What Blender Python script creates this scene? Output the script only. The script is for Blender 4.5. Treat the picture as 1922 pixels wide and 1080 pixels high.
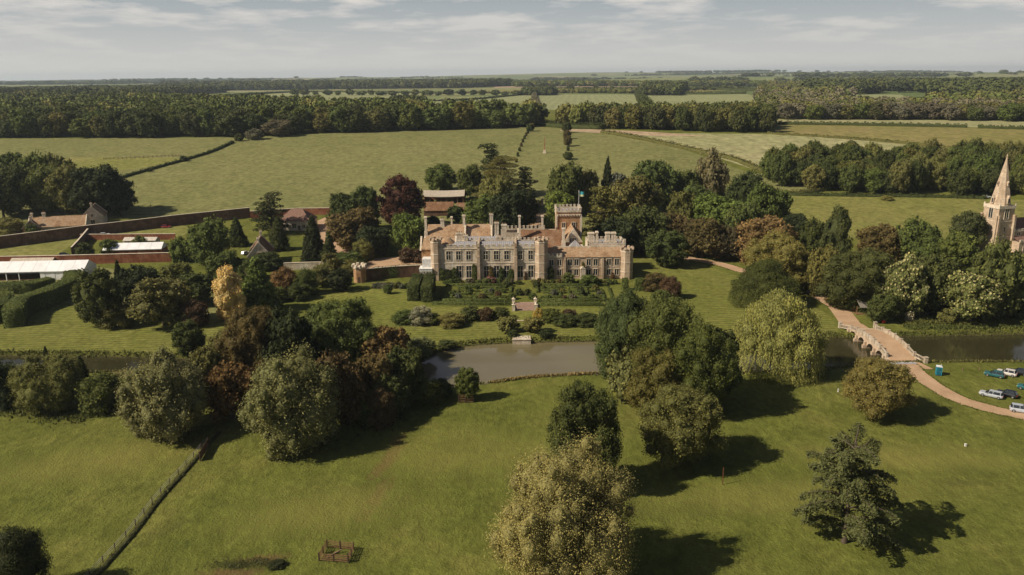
import bpy, bmesh, math, random
import numpy as np
R=math.radians
for o in list(bpy.data.objects): bpy.data.objects.remove(o)
scene=bpy.context.scene; COL=scene.collection
# ---------------------------------------------------------------- camera
F=1495.0; CH=70.0; PITCH=math.atan((540-140.5)/F); ROLL=R(0.47)
U0=np.array([0,math.sin(PITCH),math.cos(PITCH)]); FW=np.array([0,math.cos(PITCH),-math.sin(PITCH)]); X0=np.array([1.,0,0])
CR=math.cos(ROLL)*X0-math.sin(ROLL)*U0; CU=math.sin(ROLL)*X0+math.cos(ROLL)*U0
CAM=np.array([0,0,CH])
cd=bpy.data.cameras.new('camera'); cam=bpy.data.objects.new('camera',cd); COL.objects.link(cam)
import mathutils
M3=mathutils.Matrix(((CR[0],CU[0],-FW[0]),(CR[1],CU[1],-FW[1]),(CR[2],CU[2],-FW[2])))
cam.matrix_world=mathutils.Matrix.Translation((0,0,CH))@M3.to_4x4()
cd.sensor_width=36; cd.lens=36*F/1922; cd.clip_start=1; cd.clip_end=60000
scene.camera=cam
# ---------------------------------------------------------------- sky, sun, exposure
HAZE=6e-5
SUN_AZ=R(20); SUN_EL=R(40)          # shadows run to +x, slightly away from the camera
sd=bpy.data.lights.new('sun','SUN'); sd.energy=5.0; sd.angle=R(0.5); sd.color=(1,.89,.72)
sun=bpy.data.objects.new('sun',sd); COL.objects.link(sun)
sdir=mathutils.Vector((math.cos(SUN_EL)*math.cos(SUN_AZ),math.cos(SUN_EL)*math.sin(SUN_AZ),-math.sin(SUN_EL)))
sun.rotation_euler=sdir.to_track_quat('-Z','Y').to_euler(); sun.location=(-300,-100,300)
w=bpy.data.worlds.new("World"); scene.world=w; w.use_nodes=True
nt=w.node_tree; nt.nodes.clear(); N=nt.nodes.new; Lk=nt.links.new
out=N('ShaderNodeOutputWorld'); bg=N('ShaderNodeBackground'); sky=N('ShaderNodeTexSky')
sky.sky_type='NISHITA'; sky.sun_disc=False; sky.sun_elevation=SUN_EL; sky.sun_rotation=R(254); sky.dust_density=2.5; sky.ozone_density=1.5
tc=N('ShaderNodeTexCoord'); sep=N('ShaderNodeSeparateXYZ'); Lk(tc.outputs['Generated'],sep.inputs[0])
# cloud deck: project the direction on a plane overhead
mx=N('ShaderNodeMath'); mx.operation='MAXIMUM'; mx.inputs[1].default_value=0.004; Lk(sep.outputs['Z'],mx.inputs[0])
ad=N('ShaderNodeMath'); ad.operation='ADD'; ad.inputs[1].default_value=0.11; Lk(mx.outputs[0],ad.inputs[0])
dv=N('ShaderNodeVectorMath'); dv.operation='DIVIDE'; cmb=N('ShaderNodeCombineXYZ')
for i in range(3): Lk(ad.outputs[0],cmb.inputs[i])
Lk(tc.outputs['Generated'],dv.inputs[0]); Lk(cmb.outputs[0],dv.inputs[1])
n1=N('ShaderNodeTexNoise'); n1.inputs['Scale'].default_value=1.7; n1.inputs['Detail'].default_value=7; n1.inputs['Roughness'].default_value=.58
Lk(dv.outputs[0],n1.inputs['Vector'])
r1=N('ShaderNodeValToRGB'); r1.color_ramp.elements[0].position=.47; r1.color_ramp.elements[1].position=.63; Lk(n1.outputs['Fac'],r1.inputs[0])
skm=N('ShaderNodeMix'); skm.data_type='RGBA'; skm.blend_type='MULTIPLY'; skm.inputs[0].default_value=1
Lk(sky.outputs[0],skm.inputs[6]); skm.inputs[7].default_value=(.34,.35,.41,1)
# haze band low down, clouds above
hz=N('ShaderNodeMapRange'); hz.inputs[1].default_value=0.0; hz.inputs[2].default_value=0.22; hz.inputs[3].default_value=1.0; hz.inputs[4].default_value=.0
Lk(sep.outputs['Z'],hz.inputs[0])
m1=N('ShaderNodeMix'); m1.data_type='RGBA'; Lk(hz.outputs[0],m1.inputs[0]); Lk(skm.outputs[2],m1.inputs[6]); 
hc=N('ShaderNodeMapRange'); hc.inputs[1].default_value=.01; hc.inputs[2].default_value=.12; Lk(sep.outputs['Z'],hc.inputs[0])
hm=N('ShaderNodeMix'); hm.data_type='RGBA'; Lk(hc.outputs[0],hm.inputs[0]); hm.inputs[6].default_value=(6.5,6.35,6.0,1); hm.inputs[7].default_value=(4.7,5.5,6.0,1); Lk(hm.outputs[2],m1.inputs[7])
cf=N('ShaderNodeMath'); cf.operation='MULTIPLY'; Lk(r1.outputs[0],cf.inputs[0])
cz=N('ShaderNodeMapRange'); cz.inputs[1].default_value=0.015; cz.inputs[2].default_value=0.09; cz.inputs[3].default_value=.10; cz.inputs[4].default_value=.85
Lk(sep.outputs['Z'],cz.inputs[0]); 
cz2=N('ShaderNodeMapRange'); cz2.inputs[1].default_value=0.12; cz2.inputs[2].default_value=0.5; cz2.inputs[3].default_value=1; cz2.inputs[4].default_value=.12
Lk(sep.outputs['Z'],cz2.inputs[0]); cm=N('ShaderNodeMath'); cm.operation='MULTIPLY'; Lk(cz.outputs[0],cm.inputs[0]); Lk(cz2.outputs[0],cm.inputs[1]); Lk(cm.outputs[0],cf.inputs[1])
m2=N('ShaderNodeMix'); m2.data_type='RGBA'; Lk(cf.outputs[0],m2.inputs[0]); Lk(m1.outputs[2],m2.inputs[6]); m2.inputs[7].default_value=(7.6,7.1,6.6,1)
Lk(m2.outputs[2],bg.inputs[0]); bg.inputs[1].default_value=.088; Lk(bg.outputs[0],out.inputs[0])
vs=scene.view_settings; vs.view_transform='Standard'; vs.look='None'; vs.exposure=.22; vs.gamma=1
# ---------------------------------------------------------------- terrain function and pixel mapping
HILLS=[(-2600,5200,1500,700,8),(-900,4300,900,380,14),(1500,4600,1500,420,22),(3300,5200,900,380,34),(2600,7600,1800,700,30),(-900,8300,2600,800,30),(-4600,8000,1700,900,6),(4700,7800,1500,700,22),(600,9300,1800,600,44),(3200,9800,2500,700,48)]
def gz0(x,y):
    x=np.asarray(x,float); y=np.asarray(y,float)
    t=np.clip((y-312)/(665-312),0,1); z=25*t*t*(3-2*t)
    f=np.clip((y-800)/800,0,1)
    z=z+f*3.0*np.sin(x/310+1.3)*np.sin(y/420+.7)
    for hx,hy,sx,sy,a in HILLS: z=z+a*np.exp(-((x-hx)/sx)**2-((y-hy)/sy)**2)
    return z
def ray(px,py):
    d=FW+CR*((px-961)/F)+CU*((540-py)/F); return d
_T=np.concatenate([np.linspace(60,1200,1500),np.geomspace(1201,16000,1200)])
def W(px,py):
    d=ray(px,py); P=CAM[None]+_T[:,None]*d[None]/d[1]
    s=P[:,2]-gz0(P[:,0],P[:,1]); k=np.where(s<=0)[0]
    if len(k)==0: return P[-1,0],P[-1,1],float(gz0(P[-1,0],P[-1,1]))
    k=k[0]; a=s[k-1]/(s[k-1]-s[k]+1e-12); p=P[k-1]*(1-a)+P[k]*a
    return float(p[0]),float(p[1]),float(gz0(p[0],p[1]))
def at(px,py,Y):
    d=ray(px,py); p=CAM+d*(Y/d[1]); return float(p[0]),float(p[2])
def onz(px,py,z):
    d=ray(px,py); p=CAM+d*((z-CH)/d[2]); return float(p[0]),float(p[1])
def zc(x,y,z): return float(np.dot(np.array([x,y,z])-CAM,FW))
# ---------------------------------------------------------------- materials
def lin(r,g,b):
    f=lambda c:(c/255/12.92) if c/255<=.04045 else ((c/255+.055)/1.055)**2.4
    return (f(r),f(g),f(b),1)
class MT:
    def __init__(s,name,rough=.9,spec=.2):
        s.m=bpy.data.materials.new(name); s.m.use_nodes=True; s.t=s.m.node_tree; s.b=s.t.nodes['Principled BSDF']
        s.b.inputs['Roughness'].default_value=rough; s.b.inputs['Specular IOR Level'].default_value=spec
    def n(s,k,**kw):
        o=s.t.nodes.new(k)
        for a,v in kw.items(): setattr(o,a,v)
        return o
    def l(s,a,b): s.t.links.new(a,b)
    def pos(s):
        g=s.n('ShaderNodeNewGeometry'); return g.outputs['Position']
    def noise(s,vec,scale,detail=4,rough=.55,stretch=None):
        if stretch:
            mp=s.n('ShaderNodeMapping'); mp.inputs['Scale'].default_value=stretch[:3]
            if len(stretch)>3: mp.inputs['Rotation'].default_value=(0,0,stretch[3])
            s.l(vec,mp.inputs[0]); vec=mp.outputs[0]
        o=s.n('ShaderNodeTexNoise'); o.inputs['Scale'].default_value=scale; o.inputs['Detail'].default_value=detail; o.inputs['Roughness'].default_value=rough
        s.l(vec,o.inputs['Vector']); return o.outputs['Fac']
    def ramp(s,fac,*st):
        o=s.n('ShaderNodeValToRGB'); e=o.color_ramp.elements
        while len(e)<len(st): e.new(.5)
        for k,(p,c) in enumerate(st):
            e[k].position=p; e[k].color=c if isinstance(c,tuple) else (c,c,c,1)
        s.l(fac,o.inputs[0]); return o.outputs[0]
    def mix(s,fac,a,b,mode='MIX'):
        o=s.n('ShaderNodeMix',data_type='RGBA',blend_type=mode)
        for sock,v in ((o.inputs[0],fac),(o.inputs[6],a),(o.inputs[7],b)):
            if isinstance(v,(int,float,tuple)): sock.default_value=v
            else: s.l(v,sock)
        return o.outputs[2]
    def bump(s,h,strength=.5,dist=.1):
        o=s.n('ShaderNodeBump'); o.inputs['Strength'].default_value=strength; o.inputs['Distance'].default_value=dist
        s.l(h,o.inputs['Height']); s.l(o.outputs[0],s.b.inputs['Normal'])
    def base(s,c):
        if isinstance(c,tuple): s.b.inputs['Base Color'].default_value=c
        else: s.l(c,s.b.inputs['Base Color'])
        return s
def c4(a,b,c): return (a,b,c,1)
def plain(name,c,rough=.8,spec=.2,var=.25,scale=1.5,metal=0):
    m=MT(name,rough,spec); f=m.noise(m.pos(),scale,4)
    lo=tuple(v*(1-var) for v in c)+(1,); hi=tuple(min(1,v*(1+var)) for v in c)+(1,)
    m.base(m.ramp(f,(.3,lo),(.7,hi))); m.b.inputs['Metallic'].default_value=metal
    return m.m
def grass(name,dark,mid,dry,big=.02,fine=.9,drypos=.62,bump=.9,dist=.35,stripe=None):
    m=MT(name,1,.05); p=m.pos()
    a=m.noise(p,big,6,.6); b=m.noise(p,big*7,5,.62); c=m.noise(p,fine,4,.7); d=m.noise(p,.22,4,.6,(1,.45,1,.5))
    col=m.ramp(a,(.32,dark),(.52,mid),(.72,dry))
    col2=m.ramp(b,(.35,dark),(.5,mid),(drypos+.1,dry))
    col=m.mix(.5,col,col2)
    g=m.ramp(c,(.3,.62),(.5,1.0),(.72,1.38)); col=m.mix(1,col,g,'MULTIPLY')
    g=m.ramp(d,(.35,.91),(.62,1.06)); col=m.mix(1,col,g,'MULTIPLY')
    if stripe:
        ang,wd,amt=stripe
        mp=m.n('ShaderNodeMapping'); mp.inputs['Rotation'].default_value=(0,0,ang); m.l(p,mp.inputs[0])
        wv=m.n('ShaderNodeTexWave',wave_type='BANDS',bands_direction='Y'); wv.inputs['Scale'].default_value=.314/wd; wv.inputs['Distortion'].default_value=.8; wv.inputs['Detail'].default_value=1; wv.inputs['Detail Scale'].default_value=.15
        m.l(mp.outputs[0],wv.inputs['Vector'])
        col=m.mix(1,col,m.ramp(wv.outputs['Fac'],(.35,1-amt),(.65,1+amt)),'MULTIPLY')
    m.base(col)
    bb=m.n('ShaderNodeMath',operation='ADD'); m.l(c,bb.inputs[0]); m.l(d,bb.inputs[1])
    m.bump(bb.outputs[0],bump,dist)
    return m.m
# ---------------------------------------------------------------- mesh helpers
def link(o,parent=None):
    COL.objects.link(o)
    if parent is not None: o.parent=parent
    return o
def raw_mesh(name,V,Q=None,T=None,mats=(),mi=None,tint=None,smooth=False):
    me=bpy.data.meshes.new(name); V=np.asarray(V,np.float32); me.vertices.add(len(V)); me.vertices.foreach_set('co',V.ravel())
    nq=0 if Q is None else len(Q); ntr=0 if T is None else len(T)
    idx=[]; 
    if nq: idx.append(np.asarray(Q,np.int32).ravel())
    if ntr: idx.append(np.asarray(T,np.int32).ravel())
    idx=np.concatenate(idx); me.loops.add(len(idx)); me.loops.foreach_set('vertex_index',idx)
    st=np.concatenate([np.arange(nq)*4,nq*4+np.arange(ntr)*3]).astype(np.int32)
    me.polygons.add(nq+ntr); me.polygons.foreach_set('loop_start',st)
    me.polygons.foreach_set('loop_total',np.concatenate([np.full(nq,4),np.full(ntr,3)]).astype(np.int32))
    if mi is not None: me.polygons.foreach_set('material_index',np.asarray(mi,np.int32))
    if smooth: me.polygons.foreach_set('use_smooth',np.ones(nq+ntr,bool))
    for m in mats: me.materials.append(m)
    if tint is not None:
        at_=me.attributes.new('tint','FLOAT','POINT'); at_.data.foreach_set('value',np.asarray(tint,np.float32))
    me.update(calc_edges=True); return me
class MB:
    def __init__(s): s.v=[]; s.f=[]; s.m=[]; s.k=0
    def mat(s,k): s.k=k; return s
    def add(s,vs,fs):
        b=len(s.v); s.v+=[tuple(map(float,v)) for v in vs]
        for f in fs: s.f.append(tuple(b+i for i in f)); s.m.append(s.k)
    def box(s,x0,x1,y0,y1,z0,z1,taper=0,rot=0,c=None):
        t=taper; P=[(x0,y0,z0),(x1,y0,z0),(x1,y1,z0),(x0,y1,z0),(x0+t,y0+t,z1),(x1-t,y0+t,z1),(x1-t,y1-t,z1),(x0+t,y1-t,z1)]
        if rot: 
            cx,cy=c or ((x0+x1)/2,(y0+y1)/2); ca,sa=math.cos(rot),math.sin(rot)
            P=[(cx+(x-cx)*ca-(y-cy)*sa,cy+(x-cx)*sa+(y-cy)*ca,z) for x,y,z in P]
        s.add(P,[(0,3,2,1),(4,5,6,7),(0,1,5,4),(1,2,6,5),(2,3,7,6),(3,0,4,7)]); return s
    def prism(s,poly,z0,z1,top=1.0):
        n=len(poly); cx=sum(p[0] for p in poly)/n; cy=sum(p[1] for p in poly)/n
        vs=[(x,y,z0) for x,y in poly]+[(cx+(x-cx)*top,cy+(y-cy)*top,z1) for x,y in poly]
        s.add(vs,[tuple(range(n-1,-1,-1)),tuple(range(n,2*n))]+[(i,(i+1)%n,n+(i+1)%n,n+i) for i in range(n)]); return s
    def ngon(s,cx,cy,r,n,z0,z1,top=1.0,rot=0):
        return s.prism([(cx+r*math.cos(rot+2*math.pi*i/n),cy+r*math.sin(rot+2*math.pi*i/n)) for i in range(n)],z0,z1,top)
    def bar(s,p,q,w,h=None):
        h=h or w; p=np.array(p,float); q=np.array(q,float); d=q-p; L=np.linalg.norm(d)+1e-9; d/=L
        u=np.cross(d,(0,0,1)); 
        if np.linalg.norm(u)<.05: u=np.array([1.,0,0])
        u/=np.linalg.norm(u); v=np.cross(u,d)
        vs=[e+u*a*w/2+v*b*h/2 for e in (p,q) for a,b in ((-1,-1),(1,-1),(1,1),(-1,1))]
        s.add(vs,[(3,2,1,0),(4,5,6,7),(0,1,5,4),(1,2,6,5),(2,3,7,6),(3,0,4,7)]); return s
    def gable(s,x0,x1,y0,y1,z0,z1,axis='x',hip=0,over=0):
        # pitched roof solid: ridge along axis
        if axis=='x':
            ym=(y0+y1)/2; P=[(x0,y0,z0),(x1,y0,z0),(x1,y1,z0),(x0,y1,z0),(x0+hip,ym,z1),(x1-hip,ym,z1)]
            s.add(P,[(0,1,5,4),(2,3,4,5),(0,4,3),(1,2,5),(0,3,2,1)])
        else:
            xm=(x0+x1)/2; P=[(x0,y0,z0),(x1,y0,z0),(x1,y1,z0),(x0,y1,z0),(xm,y0+hip,z1),(xm,y1-hip,z1)]
            s.add(P,[(0,4,5,3),(1,2,5,4),(0,1,4),(3,5,2),(0,3,2,1)])
        return s
    def xform(s,rot,cx,cy,tx=0,ty=0,tz=0):
        ca,sa=math.cos(rot),math.sin(rot)
        s.v=[(cx+(x-cx)*ca-(y-cy)*sa+tx,cy+(x-cx)*sa+(y-cy)*ca+ty,z+tz) for x,y,z in s.v]; return s
    def mesh(s,name,mats):
        me=bpy.data.meshes.new(name); me.from_pydata(s.v,[],s.f)
        for m in (mats if isinstance(mats,(list,tuple)) else [mats]): me.materials.append(m)
        me.polygons.foreach_set('material_index',s.m); me.update(); return me
    def obj(s,name,mats,parent=None,bevel=0):
        o=link(bpy.data.objects.new(name,s.mesh(name,mats)),parent)
        if bevel:
            b=o.modifiers.new('b','BEVEL'); b.width=bevel; b.segments=1; b.limit_method='ANGLE'
        return o
def T(o,label,cat,group=None):
    o['label']=label; o['category']=cat
    if group: o['group']=group
    return o
def S(o,kind='structure'): o['kind']=kind; return o
def E(name,loc,label,cat,group=None,rz=0):
    o=bpy.data.objects.new(name,None); link(o); o.location=loc; o.rotation_euler=(0,0,rz); o.empty_display_size=.5
    return T(o,label,cat,group)
def dup(o,parent=None):
    c=o.copy(); link(c,parent)
    for ch in o.children:
        if parent is None or True: dup(ch,c)
    return c
def spline(pts,per=6,closed=False):
    P=np.array(pts,float); n=len(P); out=[]
    rng=range(n if closed else n-1)
    for i in rng:
        if closed: a,b,c,d=P[(i-1)%n],P[i],P[(i+1)%n],P[(i+2)%n]
        else: a,b,c,d=P[max(i-1,0)],P[i],P[i+1],P[min(i+2,n-1)]
        for k in range(per):
            t=k/per; out.append(.5*((2*b)+(-a+c)*t+(2*a-5*b+4*c-d)*t*t+(-a+3*b-3*c+d)*t**3))
    if not closed: out.append(P[-1])
    return np.array(out)
# ---------------------------------------------------------------- river and ground
far_bank=[(-420,662),(-150,662),(0,663),(120,664),(250,666),(400,672),(560,690),(700,690),(785,672),(830,653),(880,644),(960,639),(1100,636),(1380,633),(1520,629),(1640,628),(1760,626),(1922,623),(2150,620),(2500,616)]
near_bank=[(2500,670),(2150,674),(1922,676),(1760,676),(1660,679),(1600,684),(1500,692),(1380,697),(1250,699),(1120,699),(1000,705),(930,714),(860,722),(790,722),(730,722),(600,716),(400,708),(250,694),(120,700),(20,706),(-150,706),(-420,704)]
RIV=np.array([W(*p)[:2] for p in far_bank+near_bank]); RIVS=spline(RIV,4,True)
def sdist(px,py,poly):
    px=np.asarray(px,float); py=np.asarray(py,float); d=np.full(px.shape,1e9); ins=np.zeros(px.shape,bool)
    n=len(poly)
    for i in range(n):
        ax,ay=poly[i]; bx,by=poly[(i+1)%n]; ex,ey=bx-ax,by-ay
        t=np.clip(((px-ax)*ex+(py-ay)*ey)/(ex*ex+ey*ey+1e-9),0,1)
        d=np.minimum(d,np.hypot(px-ax-t*ex,py-ay-t*ey))
        c=((ay>py)!=(by>py))&(px<(bx-ax)*(py-ay)/((by-ay) if by!=ay else 1e-9)+ax); ins^=c
    return np.where(ins,d,-d)
WL=-1.0
def gz(x,y):
    z=gz0(x,y); x=np.asarray(x,float); y=np.asarray(y,float)
    m=(y>150)&(y<240)
    if np.any(m):
        d=sdist(x[m],y[m],RIVS); t=np.clip((d+1.6)/3.4,0,1); z=np.array(z); z[m]-=2.6*t*t*(3-2*t)
    return z
xs=np.unique(np.concatenate([np.arange(-190,-1,1.6),np.arange(-1,186,1.6),np.linspace(-700,-190,60),np.linspace(186,700,60),np.linspace(-2400,-700,50),np.linspace(700,2400,50),np.linspace(-16000,-2400,60),np.linspace(2400,16000,60)]).round(2))
ys=np.unique(np.concatenate([np.linspace(-60,150,20),np.arange(150,236,1.1),np.linspace(236,320,12),np.arange(320,700,12),np.linspace(700,1600,45),np.geomspace(1600,17000,90)]).round(2))
GX,GY=np.meshgrid(xs,ys); GZ=gz(GX.ravel(),GY.ravel())
V=np.stack([GX.ravel(),GY.ravel(),GZ],1); nx,ny=len(xs),len(ys)
I=np.arange(nx*ny).reshape(ny,nx); Q=np.stack([I[:-1,:-1],I[:-1,1:],I[1:,1:],I[1:,:-1]],-1).reshape(-1,4)
DK=c4(.074,.088,.018); MD=c4(.121,.132,.027); DR=c4(.178,.160,.044)
ER=c4(.15,.085,.04); DW=c4(.06,.06,.018); YG=c4(.21,.19,.05)
WEAR=[(728,865,1.7,9,R(-14),ER,.55),(745,825,1.5,6,R(-10),ER,.5),(708,930,1.6,8,R(-12),ER,.4),(455,1062,6,2.2,0,DW,.8),(500,1048,4,1.2,.1,ER,.6),(440,1075,5,1.2,0,ER,.6),(655,1050,5,3,0,DW,.25),(610,960,16,7,.2,YG,.45),(1450,930,30,6,.1,YG,.4),(880,850,22,10,0,YG,.35),(1700,860,26,5,-.05,YG,.4),(150,870,20,8,.3,YG,.4),(300,1000,7,2,.9,DW,.3),(1250,960,14,4,0,DW,.25),(1805,905,6,1.6,0,DW,.35)]
def ground_mat():
    m=MT('meadow_and_fields',1,.05); p=m.pos()
    a=m.noise(p,.018,6,.6); b=m.noise(p,.09,5,.65); c=m.noise(p,.8,4,.75,(1,.6,1,.4)); d=m.noise(p,.25,4,.6,(1,.4,1,.6)); e=m.noise(p,2.6,3,.7)
    col=m.mix(.5,m.ramp(a,(.3,DK),(.5,MD),(.72,DR)),m.ramp(b,(.34,DK),(.5,MD),(.74,DR)))
    col=m.mix(1,col,m.ramp(c,(.28,.66),(.5,1.0),(.72,1.34)),'MULTIPLY'); col=m.mix(1,col,m.ramp(d,(.33,.86),(.66,1.12)),'MULTIPLY'); col=m.mix(1,col,m.ramp(e,(.3,.82),(.7,1.18)),'MULTIPLY')
    def spot(cx_,cy_,rx_,ry_,ang,colr,amt):
        nonlocal col
        mp_=m.n('ShaderNodeMapping',vector_type='TEXTURE'); mp_.inputs['Location'].default_value=(cx_,cy_,0); mp_.inputs['Rotation'].default_value=(0,0,ang); mp_.inputs['Scale'].default_value=(rx_,ry_,1e3); m.l(p,mp_.inputs[0])
        ln=m.n('ShaderNodeVectorMath',operation='LENGTH'); m.l(mp_.outputs[0],ln.inputs[0]); ad_=m.n('ShaderNodeMath',operation='ADD'); m.l(ln.outputs['Value'],ad_.inputs[0]); ns_=m.n('ShaderNodeMath',operation='MULTIPLY_ADD'); m.l(c,ns_.inputs[0]); ns_.inputs[1].default_value=2.4; ns_.inputs[2].default_value=-1.2; m.l(ns_.outputs[0],ad_.inputs[1])
        mr_=m.n('ShaderNodeMapRange'); mr_.inputs[1].default_value=1.15; mr_.inputs[2].default_value=.35; mr_.inputs[4].default_value=amt; m.l(ad_.outputs[0],mr_.inputs[0]); col=m.mix(mr_.outputs[0],col,colr)
    for (qx,qy,rx_,ry_,an,cc,am) in WEAR: spot(*W(qx,qy)[:2],rx_,ry_,an,cc,am)
    # farmland patchwork beyond the park
    mp=m.n('ShaderNodeMapping'); mp.inputs['Scale'].default_value=(1/420,1/300,0); mp.inputs['Rotation'].default_value=(0,0,.3); m.l(p,mp.inputs[0])
    v=m.n('ShaderNodeTexVoronoi',voronoi_dimensions='2D'); v.inputs['Scale'].default_value=1; v.inputs['Randomness'].default_value=.8; m.l(mp.outputs[0],v.inputs['Vector'])
    sc=m.n('ShaderNodeSeparateColor'); m.l(v.outputs['Color'],sc.inputs[0])
    fc=m.ramp(sc.outputs[0],(.0,c4(.10,.13,.045)),(.3,c4(.20,.22,.09)),(.5,c4(.14,.17,.06)),(.65,c4(.26,.24,.12)),(.85,c4(.12,.14,.05)),(1.,c4(.30,.26,.15)))
    sp=m.n('ShaderNodeSeparateXYZ'); m.l(p,sp.inputs[0]); mr=m.n('ShaderNodeMapRange'); mr.inputs[1].default_value=1050; mr.inputs[2].default_value=1150; m.l(sp.outputs['Y'],mr.inputs[0])
    col=m.mix(mr.outputs[0],col,fc)
    # bank: damp earth below the grass line
    mr2=m.n('ShaderNodeMapRange'); mr2.inputs[1].default_value=-.35; mr2.inputs[2].default_value=-1.0; m.l(sp.outputs['Z'],mr2.inputs[0])
    col=m.mix(mr2.outputs[0],col,c4(.06,.05,.025)); m.base(col)
    bb=m.n('ShaderNodeMath',operation='ADD'); m.l(c,bb.inputs[0]); m.l(d,bb.inputs[1]); b2=m.n('ShaderNodeMath',operation='ADD'); m.l(bb.outputs[0],b2.inputs[0]); m.l(e,b2.inputs[1]); m.bump(b2.outputs[0],.8,.30)
    return m.m
S(link(bpy.data.objects.new('ground',raw_mesh('ground',V,Q,mats=[ground_mat()],smooth=True))))
# water
m=MT('river_water',.045,.42); p=m.pos(); m.base(m.ramp(m.noise(p,.03,3),(.35,c4(.135,.115,.058)),(.7,c4(.175,.148,.082))))
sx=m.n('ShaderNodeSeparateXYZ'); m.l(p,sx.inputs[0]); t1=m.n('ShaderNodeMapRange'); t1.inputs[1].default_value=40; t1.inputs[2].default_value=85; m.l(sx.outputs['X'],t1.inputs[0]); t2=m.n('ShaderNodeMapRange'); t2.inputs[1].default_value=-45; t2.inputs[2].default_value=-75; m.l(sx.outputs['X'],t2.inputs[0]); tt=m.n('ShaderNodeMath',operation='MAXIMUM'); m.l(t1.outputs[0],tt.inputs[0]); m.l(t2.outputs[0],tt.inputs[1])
m.base(m.mix(tt.outputs[0],m.ramp(m.noise(p,.03,3),(.35,c4(.125,.105,.052)),(.7,c4(.165,.14,.075))),c4(.035,.032,.014)))   # silt-laden pond; river either side painted dark to stand in for reflected trees
h=m.noise(p,1.1,3,.6,(.6,1.4,1)); m.bump(h,.12,.08); m.l(m.ramp(m.noise(p,.05,4,.6,(.5,1.6,1)),(.42,.03),(.62,.22)),m.b.inputs['Roughness'])
wx=np.array([-420,460]); 
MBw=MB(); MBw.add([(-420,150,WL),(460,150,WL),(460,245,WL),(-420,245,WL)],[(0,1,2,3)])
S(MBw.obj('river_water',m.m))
# draped sheets
def drape(name,pix,mat,dz=.03,world=False,kind='structure',curve=0):
    P=np.array(pix if world else [W(*p)[:2] for p in pix],float)
    if curve: P=spline(P,curve,True)
    bm=bmesh.new(); vs=[bm.verts.new((x,y,0)) for x,y in P]; bm.faces.new(vs)
    x0,y0=P.min(0); x1,y1=P.max(0)
    def cuts(arr,a,b,ax):
        for c in arr:
            if a<c<b: bmesh.ops.bisect_plane(bm,geom=bm.verts[:]+bm.edges[:]+bm.faces[:],plane_co=(c,0,0) if ax==0 else (0,c,0),plane_no=(1,0,0) if ax==0 else (0,1,0),dist=1e-4)
    if y1>312:
        cuts(ys[ys>=312],y0,y1,1)
        if y1>760: cuts(xs,x0,x1,0)
    bmesh.ops.triangulate(bm,faces=bm.faces[:])
    bm.verts.ensure_lookup_table(); co=np.array([v.co[:] for v in bm.verts]); zz=gz0(co[:,0],co[:,1])+dz+np.clip((co[:,1]-700)/4000,0,1)*.8
    for v,z in zip(bm.verts,zz): v.co.z=z
    for f in bm.faces:
        f.normal_update()
        if f.normal.z<0: f.normal_flip()
    me=bpy.data.meshes.new(name); bm.to_mesh(me); bm.free(); me.materials.append(mat)
    o=link(bpy.data.objects.new(name,me)); o['kind']=kind; return o
PAST=grass('pasture_grass',c4(.138,.144,.050),c4(.172,.170,.064),c4(.205,.19,.08),.012,.35,stripe=None,bump=.35)
PASTY=grass('dry_pasture_grass',c4(.15,.16,.04),c4(.19,.185,.055),c4(.235,.205,.08),.015,.35,bump=.6)
LAWN=grass('mown_lawn_grass',c4(.108,.120,.026),c4(.145,.148,.035),c4(.168,.160,.050),.03,.6,bump=.25,stripe=(R(-4),1.9,.13))
LAWN2=grass('garden_lawn_grass',c4(.115,.13,.026),c4(.155,.16,.036),c4(.18,.165,.05),.03,.6,bump=.25,stripe=(R(38),1.5,.10))
CROP=grass('pale_crop',c4(.23,.235,.105),c4(.285,.27,.135),c4(.33,.29,.16),.008,.2,bump=.4,stripe=(R(80),12,.04))
CROPG=grass('green_crop',c4(.20,.22,.10),c4(.24,.25,.12),c4(.27,.27,.14),.006,.15,bump=.3,stripe=(R(95),14,.05))
OLIV=grass('olive_hay_field',c4(.165,.16,.048),c4(.20,.18,.06),c4(.27,.20,.095),.012,.2,bump=.4,stripe=(R(8),9,.05))
BARE=grass('bare_earth',c4(.30,.21,.13),c4(.38,.28,.18),c4(.46,.36,.25),.02,.3,bump=.4)
mg=MT('drive_gravel',.95,.1); p=mg.pos(); mg.base(mg.mix(1,mg.ramp(mg.noise(p,.25,5),(.3,c4(.36,.235,.14)),(.7,c4(.47,.32,.20))),mg.ramp(mg.noise(p,3,3),(.3,.85),(.7,1.1)),'MULTIPLY')); mg.bump(mg.noise(p,6,2),.6,.06); GRAV=mg.m
PARK=[(-260,425),(0,420),(330,405),(470,398),(600,398),(700,420),(1100,430),(1250,420),(1540,360),(1420,330),(1310,290),(1165,250),(1005,238),(640,250),(440,258),(-260,262)]
drape('park_pasture',PARK,PAST,.02)
drape('dry_pasture',[(175,330),(345,303),(330,296),(200,296),(100,296),(-100,300),(-100,330)],PASTY,.05)
drape('wheat_field',[(1165,250),(1310,285),(1425,322),(1560,352),(1980,352),(2200,345),(2200,312),(1922,300),(1780,280),(1600,262),(1460,252)],CROP,.05)
drape('brown_headland',[(1055,243),(1120,243),(1200,247),(1330,256),(1230,256),(1120,250),(1050,246)],BARE,.09)
drape('hay_field',[(1455,251),(1600,262),(1780,280),(1922,296),(2200,312),(2200,250),(1922,243),(1700,238),(1450,233)],OLIV,.05)
drape('far_crop_strip',[(1450,232),(1700,237),(1922,242),(2200,246),(2200,228),(1922,227),(1445,224)],CROP,.07)
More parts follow.
